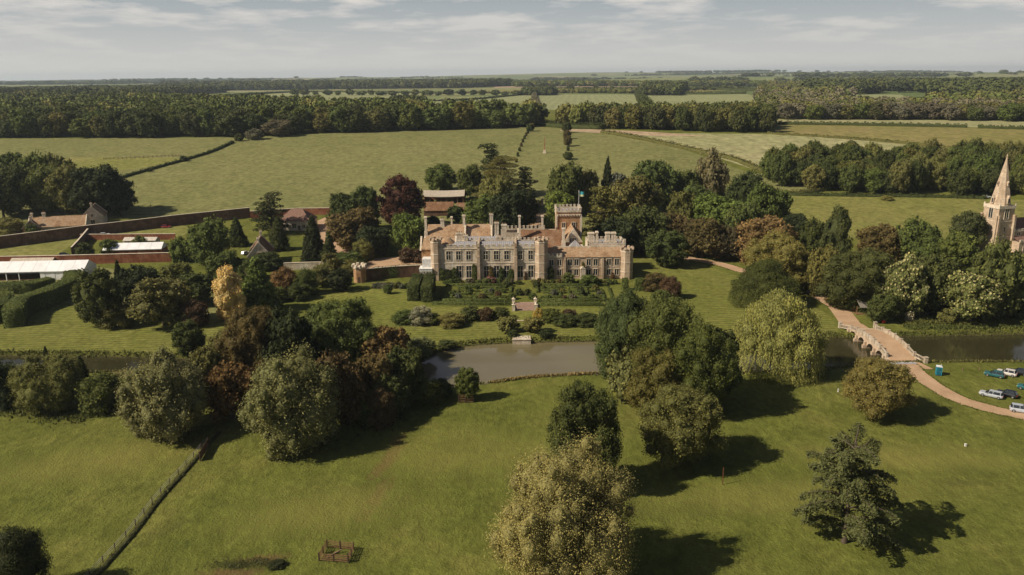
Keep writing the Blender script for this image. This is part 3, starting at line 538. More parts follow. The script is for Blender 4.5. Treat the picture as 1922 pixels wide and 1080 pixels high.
TL='''
loose|1062|1112|836|262|yellp|large pale feathery willow at the bottom centre edge of the view
poplar|1100|922|700|140|dark|tall dark tree directly behind the large pale feathery willow
oak|1277|868|716|152|olive2|rounded blossoming tree in front of the big multi-domed tree
oak|1250|762|541|146|green2|tallest tree of the big multi-domed clump on the near bank of the pond
oak|1312|776|588|128|green|broad right hand dome of the big multi-domed tree clump
oak|1232|778|636|112|olive|low front dome of the big multi-domed tree clump with grass under it
oak|1186|752|628|92|olive2|lower olive dome at the left of the big multi-domed tree
oak|1345|752|634|78|green|low leafy dome at the right foot of the big multi-domed tree
poplar|1172|742|536|118|blue|grey-green tree leaning over the pond at the left of the big multi-domed tree
oak|1335|745|600|100|dark|dark green tree at the right shoulder of the big multi-domed tree
willow|1465|697|546|158|willowy|yellow weeping willow on the near bank of the river
willow|1437|572|488|122|dark|dark drooping tree on the lawn behind the yellow weeping willow
oak|1648|780|666|122|golden|golden brown tree on the meadow near the bridge
yew|877|751|686|46|green|small round tree inside a wooden tree guard by the pond
loose|302|818|656|152|pale|left one of two big pale willows at the meadow edge
loose|547|840|656|172|palew|right one of two big pale willows at the meadow edge
bush|22|1125|980|128|black|very dark bush cut by the bottom left corner
loose|88|768|662|118|olive|thin twiggy tree at the left edge of the meadow
bush|190|770|694|84|green|dense green bush between the thin twiggy tree and the left pale willow
conifer|88|704|647|26|black|small dark fir at the river edge behind the thin twiggy tree
conifer|153|728|664|38|black|dark fir between the thin twiggy tree and the dense green bush
bush|4|765|664|64|black|dark bush on the left edge of the view beside the river
yew|352|672|596|62|dark|dark rounded tree standing alone on the left lawn before the river
oak|432|785|674|104|rust|rusty red tree between the two big pale willows
oak|478|722|562|118|brown|brownish green tree behind the rusty red tree
poplar|540|735|566|98|black|dark tree just behind the right pale willow
oak|640|700|548|132|green|broad green tree between the left lawn shrubs and the pond lawn
oak|590|705|575|96|green|green tree between the dark tree and the broad green tree
oak|430|690|612|74|olive|small olive tree at the left lawn side of the thicket
oak|392|742|640|66|olive|olive tree at the left end of the thicket
oak|722|705|604|98|orange2|brown and orange leaved tree nearest the pond lawn
oak|640|796|648|100|rust2|dark rusty tree right of the right pale willow
oak|700|770|655|84|brown|brown leaved tree in the middle of the thicket by the pond
oak|757|752|642|86|dark|dark tree of the thicket overhanging the pond
oak|735|780|695|78|dark|very dark tree at the meadow side of the thicket
bush|690|790|726|62|green|green bush at the foot of the dark rusty tree
bush|716|800|722|56|rust2|rusty bush on the meadow at the foot of the thicket
bush|802|756|706|62|green|low green bush by the pond at the tip of the thicket
bush|828|745|708|44|dark|low dark bush at the very tip of the thicket by the pond
bush|480|780|728|70|green|green bush beneath the rusty red tree
yew|182|612|497|88|dark|large dark holly at the left end of the row beyond the left lawn
bush|216|614|560|64|olive|olive bush in front of the large dark holly
oak|302|610|514|104|olive2|rounded olive green tree beyond the left lawn
oak|262|580|492|80|black|dark tree right behind the rounded olive green tree
oak|365|570|508|80|dark|dark tree between the rounded olive tree and the golden tree
bush|366|612|558|52|maroon|maroon shrub beside the golden tree
column|428|600|497|62|gold|bright golden yellow tree beyond the left lawn
conifer|482|585|476|94|bright|bright green fir touching the golden yellow tree
conifer|222|545|484|26|black|narrow dark fir beside the white marquee
bush|533|552|497|52|orange|orange leaved shrub in the garden right of the bright green fir
bush|575|552|500|44|green|green shrub right of the orange leaved shrub
oak|604|538|494|44|olive|small olive tree beside the garden turret path
yew|638|546|502|48|black|dome of dark yew left of the little castellated turret
bush|560|562|528|48|dark|dark shrub on the garden lawn edge under the orange leaved shrub
bush|520|566|535|40|green|small green shrub at the foot of the bright green fir
oak|388|500|403|80|green|dense green tree in the walled garden
conifer|444|462|404|44|dark|dark conifer right of the dense walled garden tree
bush|338|492|440|42|green|ivy green bush at the corner of the glasshouse roof
bush|158|486|452|36|dark|dark bush at the end of the diagonal garden wall
bush|205|478|446|36|green|green bush against the red wall left of the long white roof
bush|262|470|440|34|green|green bush against the red wall behind the long white roof
oak|330|540|490|60|olive|olive tree between the brick wall and the golden tree
oak|420|528|470|64|green|green tree between the gabled cottage and the golden tree
cedar|508|440|358|76|black|dark ragged pine beside the pyramid roofed lodge
conifer|522|470|402|48|dark|dark conifer in front of the pyramid roofed lodge
conifer|587|495|400|60|black|tall dark conifer in front of the yard
conifer|618|500|432|42|dark|smaller dark conifer right of the tall dark conifer
oak|650|440|357|60|dark|dark tree left of the twin domed tree near the yard
oak|684|432|340|54|green|tall green tree left of the copper beech
beech|752|432|325|88|copper|deep copper beech behind the gravel court
oak|662|472|388|100|brown|brown olive tree between the yard and the copper beech
oak|770|478|395|66|bright|fresh green tree left of the house
bush|764|492|462|34|maroon|left one of two reddish shrubs by the gravel court
bush|786|492|464|32|maroon|right one of two reddish shrubs by the gravel court
oak|700|480|420|70|black|dark tree under the copper beech
bush|648|500|470|70|green|low spreading green shrub beside the yard
bush|680|488|446|44|yell|yellow green shrub beside the dark tree under the copper beech
bush|500|505|470|60|dark|dark shrub before the gabled cottage
bush|470|545|478|50|green|green shrub left of the gabled cottage end
bush|620|510|470|36|olive|olive shrub right of the gabled cottage
bush|660|516|485|44|olive|olive shrub above the little castellated turret
yew|827|362|305|64|green|round green tree beyond the curved pale roof
cedar|924|372|266|84|black|flat topped pine rising above the avenue end
cedar|940|400|290|110|olive|wide layered cedar below the flat topped pine
oak|882|375|305|48|green|green tree at the left of the wide layered cedar
oak|928|418|322|66|olive2|light green tree in front of the wide layered cedar
cedar|985|392|310|56|dark|dark cedar at the right of the wide layered cedar
oak|905|440|360|78|green|green tree behind the west roofs of the house
oak|955|450|352|80|black|dark tree behind the courtyard chimneys
oak|985|430|350|44|black|dark tree left of the avenue gate
oak|1060|405|296|72|green|tall green tree at the right of the avenue gate
bush|1052|440|350|70|bright|fresh green bush wall behind the battlemented tower
yew|1066|300|284|20|dark|small dark tree at the near end of the right avenue row
oak|1100|402|310|50|olive|olive tree right of the flagpole
conifer|1140|400|288|38|black|dark conifer pointing above the trees right of the flagpole
cedar|1132|470|345|92|olive|layered cedar directly behind the flag
oak|1160|385|318|36|silver|silvery green tree beside the pointed dark conifer
oak|1190|425|322|96|olive|large olive green tree in the clump right of the flag
oak|1226|400|290|86|green|tall green tree at the top of the clump right of the flag
oak|1205|475|380|100|dark|dark tree at the foot of the clump right of the flag
oak|1160|480|400|80|black|dark tree behind the east chimneys
oak|1283|395|312|64|green|green tree right of the tallest tree of the clump
loose|1338|392|276|66|yellt|thin yellowish tree sticking out above the clump
oak|1312|430|338|74|green|green tree under the thin yellowish tree
oak|1280|450|350|60|olive|rounded olive tree in the middle of the clump
oak|1350|455|360|100|bright|bright green tree in the middle of the clump
oak|1395|410|314|72|dark|dark green tree beside the hedgerow at the clump top
oak|1440|450|336|84|green|green tree at the right end of the clump
oak|1400|470|372|80|green|green tree left of the copper topped tree
yew|1253|500|427|84|dark|dark round tree on the lawn right of the house
oak|1268|474|396|88|brown|brown leaved tree behind the dark round tree on the lawn
oak|1320|485|402|80|brown|brown olive tree beside the drive
oak|1362|488|420|70|brown2|dark brown tree beside the drive
oak|1230|470|420|60|black|dark tree between the east chimneys and the dark round tree
bush|1300|479|440|50|olive|olive bush beside the drive
oak|1436|498|398|104|orange|copper topped tree at the bend of the drive
oak|1493|462|396|60|black|dark tree at the meadow corner behind the copper topped tree
oak|1457|545|430|116|golden2|olive gold tree in front of the copper topped tree
column|1570|520|386|64|dark|tall dark columnar tree at the church meadow edge
oak|1532|500|405|62|dark|dark green tree left of the tall columnar tree
oak|1541|556|452|60|olive|olive tree by the drive left of the holm oak
bush|1502|548|500|46|olive|olive shrub by the drive below the olive gold tree
bush|1612|580|540|80|green|green shrub mass at the foot of the holm oak
oak|1650|500|414|80|brown|brown green tree at the edge of the church meadow
oak|1722|505|404|82|green|green tree in the middle of the church meadow edge
oak|1606|578|456|130|darko|great dark holm oak beside the drive
chestnut|1697|596|474|80|bloom|candle blossoming chestnut right of the holm oak
oak|1762|590|470|86|dark|dark tree between the two blossoming chestnuts
oak|1758|520|440|76|green|green tree behind the left blossoming chestnut
oak|1800|525|432|82|green|green tree left of the church tower
oak|1818|470|389|60|darko|round dark tree against the meadow left of the church tower
oak|1878|600|436|90|green2|large green tree in front of the church
chestnut|1828|605|503|98|bloom|candle blossoming chestnut before the church
oak|1654|604|544|56|dark|dark bush like tree beside the timber shelter
bush|1578|574|541|54|rust2|russet shrub beside the drive near the timber shelter
bush|1756|585|540|46|green|green bush between the two blossoming chestnuts
bush|1777|605|578|38|olive|low bush on the river bank under the right chestnut
bush|1790|590|572|30|cream|white flowering shrub on the river bank
bush|1707|604|582|16|cream|small cream bush alone on the river bank
oak|1915|560|478|50|green|green tree at the right edge below the church
bush|1912|600|560|44|dark|dark bush at the right edge of the river bank
bush|1665|376|366|24|yell|small round thorn alone in the church meadow
conifer|1869|345|268|24|black|dark conifer top behind the church spire
bush|1228|545|510|50|brown|brown shrub at the right end of the parterre
bush|1258|560|515|44|maroon|dark reddish shrub beside the striped right lawn
bush|1240|575|540|40|green|green shrub beside the striped right lawn
bush|790|608|572|50|cream2|white flowering shrub before the terrace
bush|760|606|580|50|green|dark green shrub left of the white flowering shrub
bush|812|608|586|36|green|green shrub at the right foot of the white flowering shrub
bush|848|612|586|52|yell|yellow green mound at the pond lawn
bush|883|600|573|40|dark|dark shrub in the border right of the yellow mound
bush|912|600|575|34|maroon|maroon shrub in the border below the terrace
bush|940|598|574|34|dark|dark shrub in the border left of the garden steps
oak|952|624|593|40|yell|small yellow green tree left of the stone landing
oak|1001|624|592|38|yell|small yellow green tree right of the stone landing
bush|1010|602|576|22|gold2|golden shrub right of the garden steps
bush|1035|604|576|40|green|green shrub right of the golden shrub
bush|1068|602|578|30|maroon|maroon shrub in the right border below the terrace
bush|1060|610|588|50|dark|dark clipped shrub in the right border below the terrace
bush|1102|610|586|52|dark|long dark shrub at the right end of the border
bush|1025|632|618|30|black|dark low bush on the pond edge right of the stone landing
bush|962|632|618|22|dark|dark low bush on the pond edge left of the stone landing
yew|728|552|533|18|green|tiny lawn tree left of the big clipped hedges
loose|784|668|632|66|yellg|pale reedy willow scrub at the left end of the pond
bush|838|651|637|34|dark|dark waterside shrub at the left end of the pond
oak|856|416|384|34|dark|dark tree between the stable roofs behind the house
bush|884|426|398|40|green|green bush right of the stable roofs
bush|812|424|404|30|black|dark bush under the red tiled stable range
oak|522|256|221|52|rosy|pinkish grey tree at the wood edge beside the hedge end
'''
PAL.update(palew=(.235,.225,.082),yellp=(.30,.27,.085),olive2=(.185,.178,.054),green2=(.140,.150,.040),golden=(.205,.165,.048),orange2=(.19,.13,.045),rust2=(.115,.082,.034),golden2=(.22,.185,.055),bloom=(.20,.20,.058),darko=(.098,.102,.034),yellt=(.21,.19,.09),brown2=(.10,.076,.032),gold2=(.5,.34,.08),cream2=(.30,.29,.17),yellg=(.19,.20,.07),rosy=(.17,.15,.088))
for ln in TL.strip().split('\n'):
    k,cx,by,ty,wp,c,lab=ln.split('|')
    e=tree(k,float(cx),float(by),float(ty),float(wp),c,lab)
# left clump of nine parkland trees
LG=[(30,400,296,96,'dark'),(60,392,278,70,'green'),(110,388,281,66,'olive'),(0,410,320,80,'dark'),(80,398,300,92,'green'),(135,402,299,84,'olive'),(183,405,301,104,'black'),(20,372,280,60,'green'),(222,406,338,56,'black')]
for k,(cx,by,ty,wp,c) in enumerate(LG):
    tree('oak',cx,by,ty,wp,c,['dark tree second from the left in the clump behind the cottages','green tree at the top left of the clump behind the cottages','olive tree at the top right of the clump behind the cottages','dark tree cut by the left edge in the clump behind the cottages','broad green tree in the middle of the clump behind the cottages','olive green tree just left of the darkest tree of the cottage clump','biggest and darkest tree at the right of the clump behind the cottages','small crown at the back left of the clump behind the cottages','low dark tree whose shadow falls on the park at the clump end'][k])
bushl=[(20,440,405,50,'yell','yellow topped shrub left of the cottages'),(60,446,418,26,'green','green bush at the cottage gable'),(344,303,291,14,'dark','bigger of two dark thorn bushes on the park hedge line'),(280,322,314,11,'dark','smaller of two dark thorn bushes on the park hedge line'),(448,265,249,18,'dark','dark bush where the park hedge meets the wood'),(478,262,240,36,'rosy','low pinkish scrub beside the pinkish grey tree')]
for cx,by,ty,wp,c,l in bushl: tree('bush',cx,by,ty,wp,c,l)
# ---------------------------------------------------------------- belt and woods
def inpoly(x,y,P): return sdist(np.array([x]),np.array([y]),P)[0]>0
def scatter(pix,sp,rng,world=False,jit=.34):
    P=np.array(pix if world else [W(*p)[:2] for p in pix]); x0,y0=P.min(0); x1,y1=P.max(0)
    xx=np.arange(x0,x1,sp); yy=np.arange(y0,y1,sp*.87); A,B=np.meshgrid(xx,yy); A=A+(np.arange(len(yy))%2)[:,None]*sp/2
    A=A+rng.uniform(-jit,jit,A.shape)*sp; B=B+rng.uniform(-jit,jit,B.shape)*sp; A=A.ravel(); B=B.ravel(); k=sdist(A,B,P)>0
    return np.stack([A[k],B[k]],1)
rng=np.random.default_rng(3)
BELT=scatter([(1432,352),(1560,360),(1700,366),(1930,371),(2060,371),(2060,332),(1922,322),(1760,320),(1640,318),(1500,318),(1432,330)],9.0,rng)
for x,y in BELT:
    h=rng.uniform(13,22); 
    place_tree('oak',x,y,h,rng.uniform(10,14.5),['dark','green','olive2','green','dark','olive','green2'][rng.integers(7)],'mixed green tree in the belt between the church meadow and the pale wheat field','tree','trees of the belt beyond the church meadow',wpx=44,name='belt_tree',single=True)
W1=[(-40,259),(440,259),(560,252),(640,250),(1005,239),(1014,232),(900,231),(760,229),(680,224),(560,214),(430,207),(250,199),(0,196),(-60,196)]
W2=[(1050,240),(1200,244),(1330,249),(1438,251),(1452,244),(1445,233),(1200,230),(1056,233)]
W3=[(1452,225),(1700,226),(1922,229),(1990,229),(1990,214),(1740,211),(1600,206),(1560,197),(1440,186),(1420,190),(1445,210)]
P1=scatter(W1,15,rng,jit=.4); P2=scatter(W2,11,rng); P3=scatter(W3,14.5,rng)
def wood(pts,n,label,group,pal,hr,wr,name,sname,slabel):
    d=pts[:,1]; o=np.argsort(d); 
    for i in o[:n]:
        x,y=pts[i]; place_tree('oak',x,y,rng.uniform(*hr),rng.uniform(*wr),pal[rng.integers(len(pal))],label,'tree',group,wpx=38,name=name,single=True)
    mass([pts[i] for i in o[n:]],pal,hr,wr,sname,slabel)
VCF=None
def mass_mat():
    m=MT('far_foliage',.8,.1); a=m.n('ShaderNodeAttribute',attribute_name='col'); m.base(a.outputs['Color']); return m.m
MASS=mass_mat(); _WA=None
def mass(pts,pal,hr,wr,name,label=None,low=False):
    """a far wood that reads as one mass: many small crowns in one mesh"""
    global _WA
    if _WA is None:
        _WA=[]
        for lod in (620,150):
            for s in range(4): 
                V,Q,Tt,mi,tv=crown_arrays('wood',40+s,lod,.10 if lod>200 else .2); _WA.append((V,Q,Tt,tv))
    Vs=[];Qs=[];Ts=[];Cs=[];o=0
    for x,y in pts:
        L=_WA[(4 if low else 0)+rng.integers(4)]; V,Q,Tt,tv=L; a=rng.uniform(0,6.28); h=rng.uniform(*hr); wd=rng.uniform(*wr)
        ca,sa=math.cos(a),math.sin(a); z=float(gz0(x,y))
        Vs.append(np.stack([x+(V[:,0]*ca-V[:,1]*sa)*wd,y+(V[:,0]*sa+V[:,1]*ca)*wd,z+V[:,2]*h],1)); Qs.append(Q+o); Ts.append(Tt+o); o+=len(V)
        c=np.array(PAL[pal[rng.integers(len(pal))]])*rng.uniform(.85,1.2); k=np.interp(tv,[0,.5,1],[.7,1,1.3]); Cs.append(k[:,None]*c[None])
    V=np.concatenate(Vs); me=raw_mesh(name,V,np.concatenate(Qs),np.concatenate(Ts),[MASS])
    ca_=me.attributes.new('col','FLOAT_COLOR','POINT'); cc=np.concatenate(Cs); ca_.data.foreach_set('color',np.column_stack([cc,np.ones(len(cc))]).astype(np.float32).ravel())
    ob=link(bpy.data.objects.new(name,me)); ob['kind']='stuff'
    if label: ob['label']=label; ob['category']='wood'
    return ob
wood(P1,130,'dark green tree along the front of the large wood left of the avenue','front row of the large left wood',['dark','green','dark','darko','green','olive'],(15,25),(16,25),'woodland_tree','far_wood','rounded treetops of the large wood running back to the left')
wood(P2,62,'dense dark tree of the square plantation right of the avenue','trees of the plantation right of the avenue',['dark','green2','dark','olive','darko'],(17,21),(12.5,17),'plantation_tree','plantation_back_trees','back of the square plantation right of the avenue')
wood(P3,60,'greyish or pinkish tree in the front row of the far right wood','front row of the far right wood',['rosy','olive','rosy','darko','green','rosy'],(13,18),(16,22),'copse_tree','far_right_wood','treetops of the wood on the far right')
def belt(pix,sp,pal,hr,wr,name,label,world=False,low=True):
    mass(scatter(pix,sp,rng,world),pal,hr,wr,name,label,low)
DG=['dark','black','darko','dark']
belt([(735,200),(795,200),(800,212),(740,214)],12,DG,(14,19),(13,17),'left_copse','dark copse rising behind the left wood')
belt([(235,193),(320,181),(430,174),(330,170),(-60,178),(-60,192)],20,DG,(18,24),(19,26),'far_wood_back','back of the large left wood')
belt([(310,171),(640,168),(860,166),(960,162.5),(960,160),(800,160),(560,161),(300,166)],30,DG,(22,30),(28,38),'wooded_ridge','dark wooded ridge across the left horizon')
belt([(982,180),(1040,180),(1042,175),(985,175)],13,DG,(14,20),(13,18),'field_copse','small dark copse among the pale fields')
belt([(1040,175.5),(1190,176),(1240,178),(1240,174.5),(1040,173.5)],16,['olive','green2','olive2'],(9,13),(12,18),'hedgerow_woodland','line of bushy trees behind the pale fields')
belt([(1200,180),(1275,180),(1285,169),(1215,168)],22,DG,(18,26),(20,28),'far_copse','dark copse right of the pale fields')
belt([(960,164),(1280,163),(1600,162),(1600,160),(1280,160.5),(960,161.5)],30,['olive','green','dark'],(16,22),(26,36),'far_tree_line','long tree line under the horizon')
belt([(1300,158),(1420,156),(1700,156),(1700,154.8),(1300,156)],55,DG,(24,32),(45,60),'horizon_wood','woods on the horizon')
belt([(1500,172),(1740,172),(1922,176),(1990,178),(1990,164),(1750,160),(1520,160)],27,DG,(20,28),(26,36),'right_ridge_wood','dark wooded ridge on the right')
belt([(1420,185),(1560,192),(1600,186),(1560,172),(1430,168)],17,['olive','green','rosy','darko'],(14,20),(15,21),'middle_wood','mixed wood between the plantation and the right horizon')
belt([(1740,207),(1990,209),(1990,190),(1860,188),(1740,196)],17,['olive','green','darko'],(13,18),(15,21),'right_wood_back','back of the far right wood')
belt([(1600,179),(1500,181),(1520,172),(1740,175),(1922,186),(1922,178),(1700,173)],26,DG,(18,24),(24,30),'right_middle_wood','belt of dark trees behind the far right field')
# random far hedgerow trees over the farmland
pp=[]
for _ in range(130):
    x0=rng.uniform(-5200,5200); y0=rng.uniform(1900,8500); a=rng.uniform(-.35,.35)+(0 if rng.uniform()<.65 else 1.3); L=rng.uniform(150,700); n=int(L/rng.uniform(20,42))
    for k in range(n): pp.append((x0+math.cos(a)*L*k/n+rng.uniform(-4,4),y0+math.sin(a)*L*k/n+rng.uniform(-4,4)))
mass(pp,DG,(8,16),(16,30),'far_hedgerow_trees','hedgerow trees dotted over the distant farmland',True)
pp=[]
for _ in range(46):
    x0=rng.uniform(-6500,6500); y0=rng.uniform(4200,11500); 
    for k in range(60): pp.append((x0+rng.normal()*rng.uniform(150,420),y0+rng.normal()*90))
mass(pp,DG,(18,26),(40,70),'distant_woods','scattered distant woods below the horizon',True)
# hedgerows: leafy strips, each a thing
def hedge(name,pts,wd,h,color,label,leaf=.5,dens=1.0,cat='hedge',group=None,world=False,box=False,pix_per=6,z0=None,kind=None):
    P=np.array(pts if world else [W(*p)[:2] for p in pts],float); C=spline(P,pix_per) if len(P)>2 else P; 
    seg=np.linalg.norm(np.diff(C,axis=0),axis=1); L=seg.sum(); cum=np.concatenate([[0],np.cumsum(seg)])
    rg=np.random.default_rng(int(abs(P[0,0]*7+P[0,1]*3))%100000)
    n=int(L*(wd+2*h)/(leaf*leaf)*1.5*dens)+20; n=min(n,30000); s=rg.uniform(0,L,n); X=np.interp(s,cum,C[:,0]); Y=np.interp(s,cum,C[:,1])
    D=np.gradient(C,axis=0); D/=np.linalg.norm(D,axis=1)[:,None]+1e-9; dx=np.interp(s,cum,D[:,0]); dy=np.interp(s,cum,D[:,1]); nx_,ny_=-dy,dx
    q=rg.uniform(0,wd+2*h,n); side=np.where(q<h,-1,np.where(q<2*h,1,0)); lat=np.where(side==0,rg.uniform(-.5,.5,n)*wd,side*wd/2); 
    wob=1 if box else 1+.22*np.sin(s*.9)+.15*np.sin(s*2.3+1)
    hh=h*wob; zz=np.where(side==0,hh,rg.uniform(.02,1,n)*hh); 
    if not box: lat=lat*np.where(side==0,1,(1-.35*(zz/hh)**2))
    base=gz0(X,Y) if z0 is None else z0
    Nr=np.stack([np.where(side==0,0,side*nx_),np.where(side==0,0,side*ny_),np.where(side==0,1,.15)],1)+(.28 if box else .5)*rg.normal(size=(n,3))
    j=.05 if box else .25; Pp=np.stack([X+nx_*lat,Y+ny_*lat,base+zz],1)+rg.normal(scale=j*leaf+.02,size=(n,3)); V=leafquads(Pp,Nr,leaf,rg,1.2); tint=np.repeat(np.clip(.45+.12*np.sin(s*.35)+rg.normal(scale=.13,size=n),0,1),4); Q=np.arange(4*n).reshape(-1,4)
    if box:   # leafy end faces
        m_=int(wd*h/(leaf*leaf)*2.2*dens)+8
        for ei,sg in ((0,-1),(-1,1)):
            u=rg.uniform(-.5,.5,m_)*wd; zq=rg.uniform(.02,1,m_)*h; dd=D[ei]; nn_=np.array([-dd[1],dd[0]]); c0=C[ei]+dd*sg*.05; zb0=float(gz0(*c0)) if z0 is None else z0
            V=np.concatenate([V,leafquads(np.column_stack([c0[0]+nn_[0]*u,c0[1]+nn_[1]*u,zb0+zq])+rg.normal(scale=.06,size=(m_,3)),np.array([[dd[0]*sg,dd[1]*sg,.1]])+.35*rg.normal(size=(m_,3)),leaf,rg,1.2)]); tint=np.concatenate([tint,np.repeat(np.clip(rg.normal(.45,.13,m_),0,1),4)])
        Q=np.arange(len(V)).reshape(-1,4)
    # solid body
    m=len(C); nn=np.stack([-D[:,1],D[:,0]],1); w2=wd*.47; h2=h*(.97 if box else .8); zb=gz0(C[:,0],C[:,1]) if z0 is None else np.full(m,z0)
    B=np.concatenate([np.column_stack([C-nn*w2,zb-.1]),np.column_stack([C-nn*w2,zb+h2]),np.column_stack([C+nn*w2,zb+h2]),np.column_stack([C+nn*w2,zb-.1])]); o=len(V)
    Qb=[(o+k*m+i,o+k*m+i+1,o+(k+1)*m+i+1,o+(k+1)*m+i) for k in range(3) for i in range(m-1)]+[(o,o+m,o+2*m,o+3*m),(o+m-1,o+4*m-1,o+3*m-1,o+2*m-1)]
    me=raw_mesh(name,np.concatenate([V,B]),np.concatenate([Q,np.array(Qb)]),None,[FOL],None,np.concatenate([tint,np.full(4*m,.3)]))
    ob=link(bpy.data.objects.new(name,me)); c=PAL[color] if isinstance(color,str) else color; ob.color=(*c,1)
    if kind: ob['kind']=kind
    T(ob,label,cat,group); return ob
for pts,wd,h,c,lab in [
  ([(232,334),(280,320),(345,302),(400,285),(438,268)],1.8,1.5,'dark','dark field hedge climbing the park towards the wood on the left'),
  ([(1130,250),(1200,262),(1310,286),(1380,302),(1430,322),(1560,356)],3.4,2.4,'olive','long hedge between the park pasture and the pale wheat field'),
  ([(1440,252),(1600,262),(1700,270),(1780,279),(1922,295),(2100,310)],2.6,1.5,'olive','thin hedge between the hay field and the wheat field'),
  ([(1460,234),(1600,236),(1770,239),(1815,240)],3,2.6,'dark','dark straight hedge behind the hay field'),
  ([(1835,241),(1900,243),(1960,244)],3,2.4,'dark','short dark hedge piece at the right edge behind the hay field'),
  ([(1010,235),(1060,240),(1130,243)],12,4,'dark','bushy hedge across the end of the avenue'),
  ([(1546,358),(1480,366),(1400,352),(1330,336)],3,2,'olive','hedge along the lane left of the church meadow'),
  ([(1480,367),(1600,369),(1750,371),(1850,374)],2.2,1.6,'dark','low hedge along the lane above the church meadow'),
  ([(800,191),(870,189),(960,181),(1000,177)],5,3,'dark','dark hedge between the two left pale fields'),
  ([(1003,177),(1003,188),(1008,206)],9,6,'rosy','pinkish hedge between the crop fields beyond the avenue'),
  ([(1197,177),(1204,190),(1216,206)],14,8,'dark','thick dark hedge between the crop fields right of the avenue'),
  ([(640,190),(720,196),(790,196)],6,4,'dark','dark hedge left of the crop fields'),
  ([(380,185),(560,174),(740,175),(1000,176)],7,4,'dark','long far hedge above the left wood'),
  ([(1216,178),(1300,177.5),(1400,177)],9,5,'dark','far hedge above the crop field right of the avenue'),
  ([(1000,168),(1290,167.5),(1400,169)],10,5,'dark','far hedge below the tree line'),
  ([(1310,168),(1345,170),(1420,171)],12,7,'dark','far hedge left of the middle wood')]:
    hedge('hedgerow',pts,wd,h,c,lab,leaf=.7 if pts[0][1]>215 else 2.2)
# avenue of young trees
for k in range(10):
    py=246+k*k*.55+k*1.6; px=997-k*3.1; x,y,z=W(px,py); place_tree('oak' if k<2 else 'bush',x,y,7 if k<2 else 3.2,6 if k<2 else 2.2,'dark' if k%3 else 'brown','young tree of the left avenue row leading away behind the house','tree','left avenue row',wpx=12,name='avenue_tree',single=True)
for k in range(8):
    py=250+k*k*.6+k*2; px=1063+k*.5; x,y,z=W(px,py); place_tree('oak',x,y,[9,4,4,7,4,8,3.5,3][k],[8,3,3,6,3,6,2.5,2.5][k],'dark' if k%2==0 else 'brown','young tree of the right avenue row leading away behind the house','tree','right avenue row',wpx=18,name='avenue_tree',single=True)

# ---------------------------------------------------------------- ragged foreground cedar, limb by limb
def ragged_cedar(px,by,ty,lab):
    x,Y,_=W(px,by); _,zt=at(px,ty,Y); Hh=zt; rg=np.random.default_rng(12); e=E('blue_cedar',(x,Y,0),lab,'tree')
    Vt=[];Qt=[];o=0;P=[];Nn=[];Sz=[]
    def put(p,r,n=5):
        nonlocal o
        v,q=tube(p,r,n); Vt.append(v); Qt.append(q+o); o+=len(v)
    put([(0,0,-.2),(.1,0,2),(0,.1,Hh*.5),(.2,0,Hh*.82)],[.55,.42,.28,.10],8)
    limbs=[]
    for k in range(38):
        h=1.6+(Hh*.80-1.6)*(k/37)**.95; a=k*2.399+rg.uniform(-.4,.4); f=h/Hh
        L=(7.6*(1-f)**.55+1.6)*rg.uniform(.62,1.12)*(.85 if f<.16 else .72 if .62<f<.7 else 1); rise=rg.uniform(.05,.60)+f*.45
        limbs.append((h,a,L,rise))
    limbs+=[(Hh*.62,math.pi*.97,3.4,2.2),(Hh*.60,math.pi*1.0,3.0,2.3),(Hh*.66,.1,4.2,1.3),(Hh*.56,math.pi*1.05,6.4,.75),(Hh*.66,.3,3.4,1.7),(Hh*.5,.1,6.6,.5),(Hh*.42,-.3,6.8,.3),(Hh*.38,math.pi*.9,6.8,.2)]
    for h,a,L,rise in limbs:
        ca,sa=math.cos(a),math.sin(a); n=9; t=np.linspace(0,1,n); bend=rg.uniform(-.25,.25)
        X=ca*L*t-sa*bend*t*t*L*.5; Yy=sa*L*t+ca*bend*t*t*L*.5; Z=h+rise*L*t*(1-.25*t)-.30*L*t**3
        path=np.stack([X,Yy,Z],1); put(path,np.linspace(.15,.025,n),4)
        m=int(210*L/4); u=rg.uniform(.12,1.03,m)**.85; cx=np.interp(u,t,X);cy=np.interp(u,t,Yy);cz=np.interp(u,t,Z); wd=(.22+.95*np.sin(np.clip(u,0,1)*2.9))*.95
        lat=rg.normal(size=m)*wd*.62; dn=-np.abs(rg.normal(size=m))*.42-np.abs(lat)*.42
        P.append(np.stack([cx-sa*lat,cy+ca*lat,cz+dn+.12],1)); Nn.append(np.stack([.25*ca+.0*u,.25*sa+.0*u,1+0*u],1)+.5*rg.normal(size=(m,3))); Sz.append(rg.uniform(.26,.55,m))
    P=np.concatenate(P);Nn=np.concatenate(Nn);Sz=np.concatenate(Sz)
    k=rg.integers(0,len(P),len(P)*2); P2=P[k]+rg.normal(scale=.16,size=(len(k),3)); P=np.concatenate([P,P2]); Nn=np.concatenate([Nn,Nn[k]+.4*rg.normal(size=(len(k),3))]); Sz=np.concatenate([Sz,Sz[k]*.7])
    V=leafquads(P,Nn,Sz*.78,rg,2.3); Q=np.arange(len(V)).reshape(-1,4); c=link(bpy.data.objects.new('crown',raw_mesh('crown',V,Q,None,[FOL],None,np.repeat(np.clip(rg.normal(.5,.17,len(P)),0,1),4))),e); c.color=(.118,.128,.046,1)
    link(bpy.data.objects.new('trunk',raw_mesh('trunk',np.concatenate(Vt),np.concatenate(Qt),mats=[BARK],smooth=True)),e)
ragged_cedar(1584,1018,786,'ragged blue green cedar with spiky upright limbs standing alone on the right meadow')
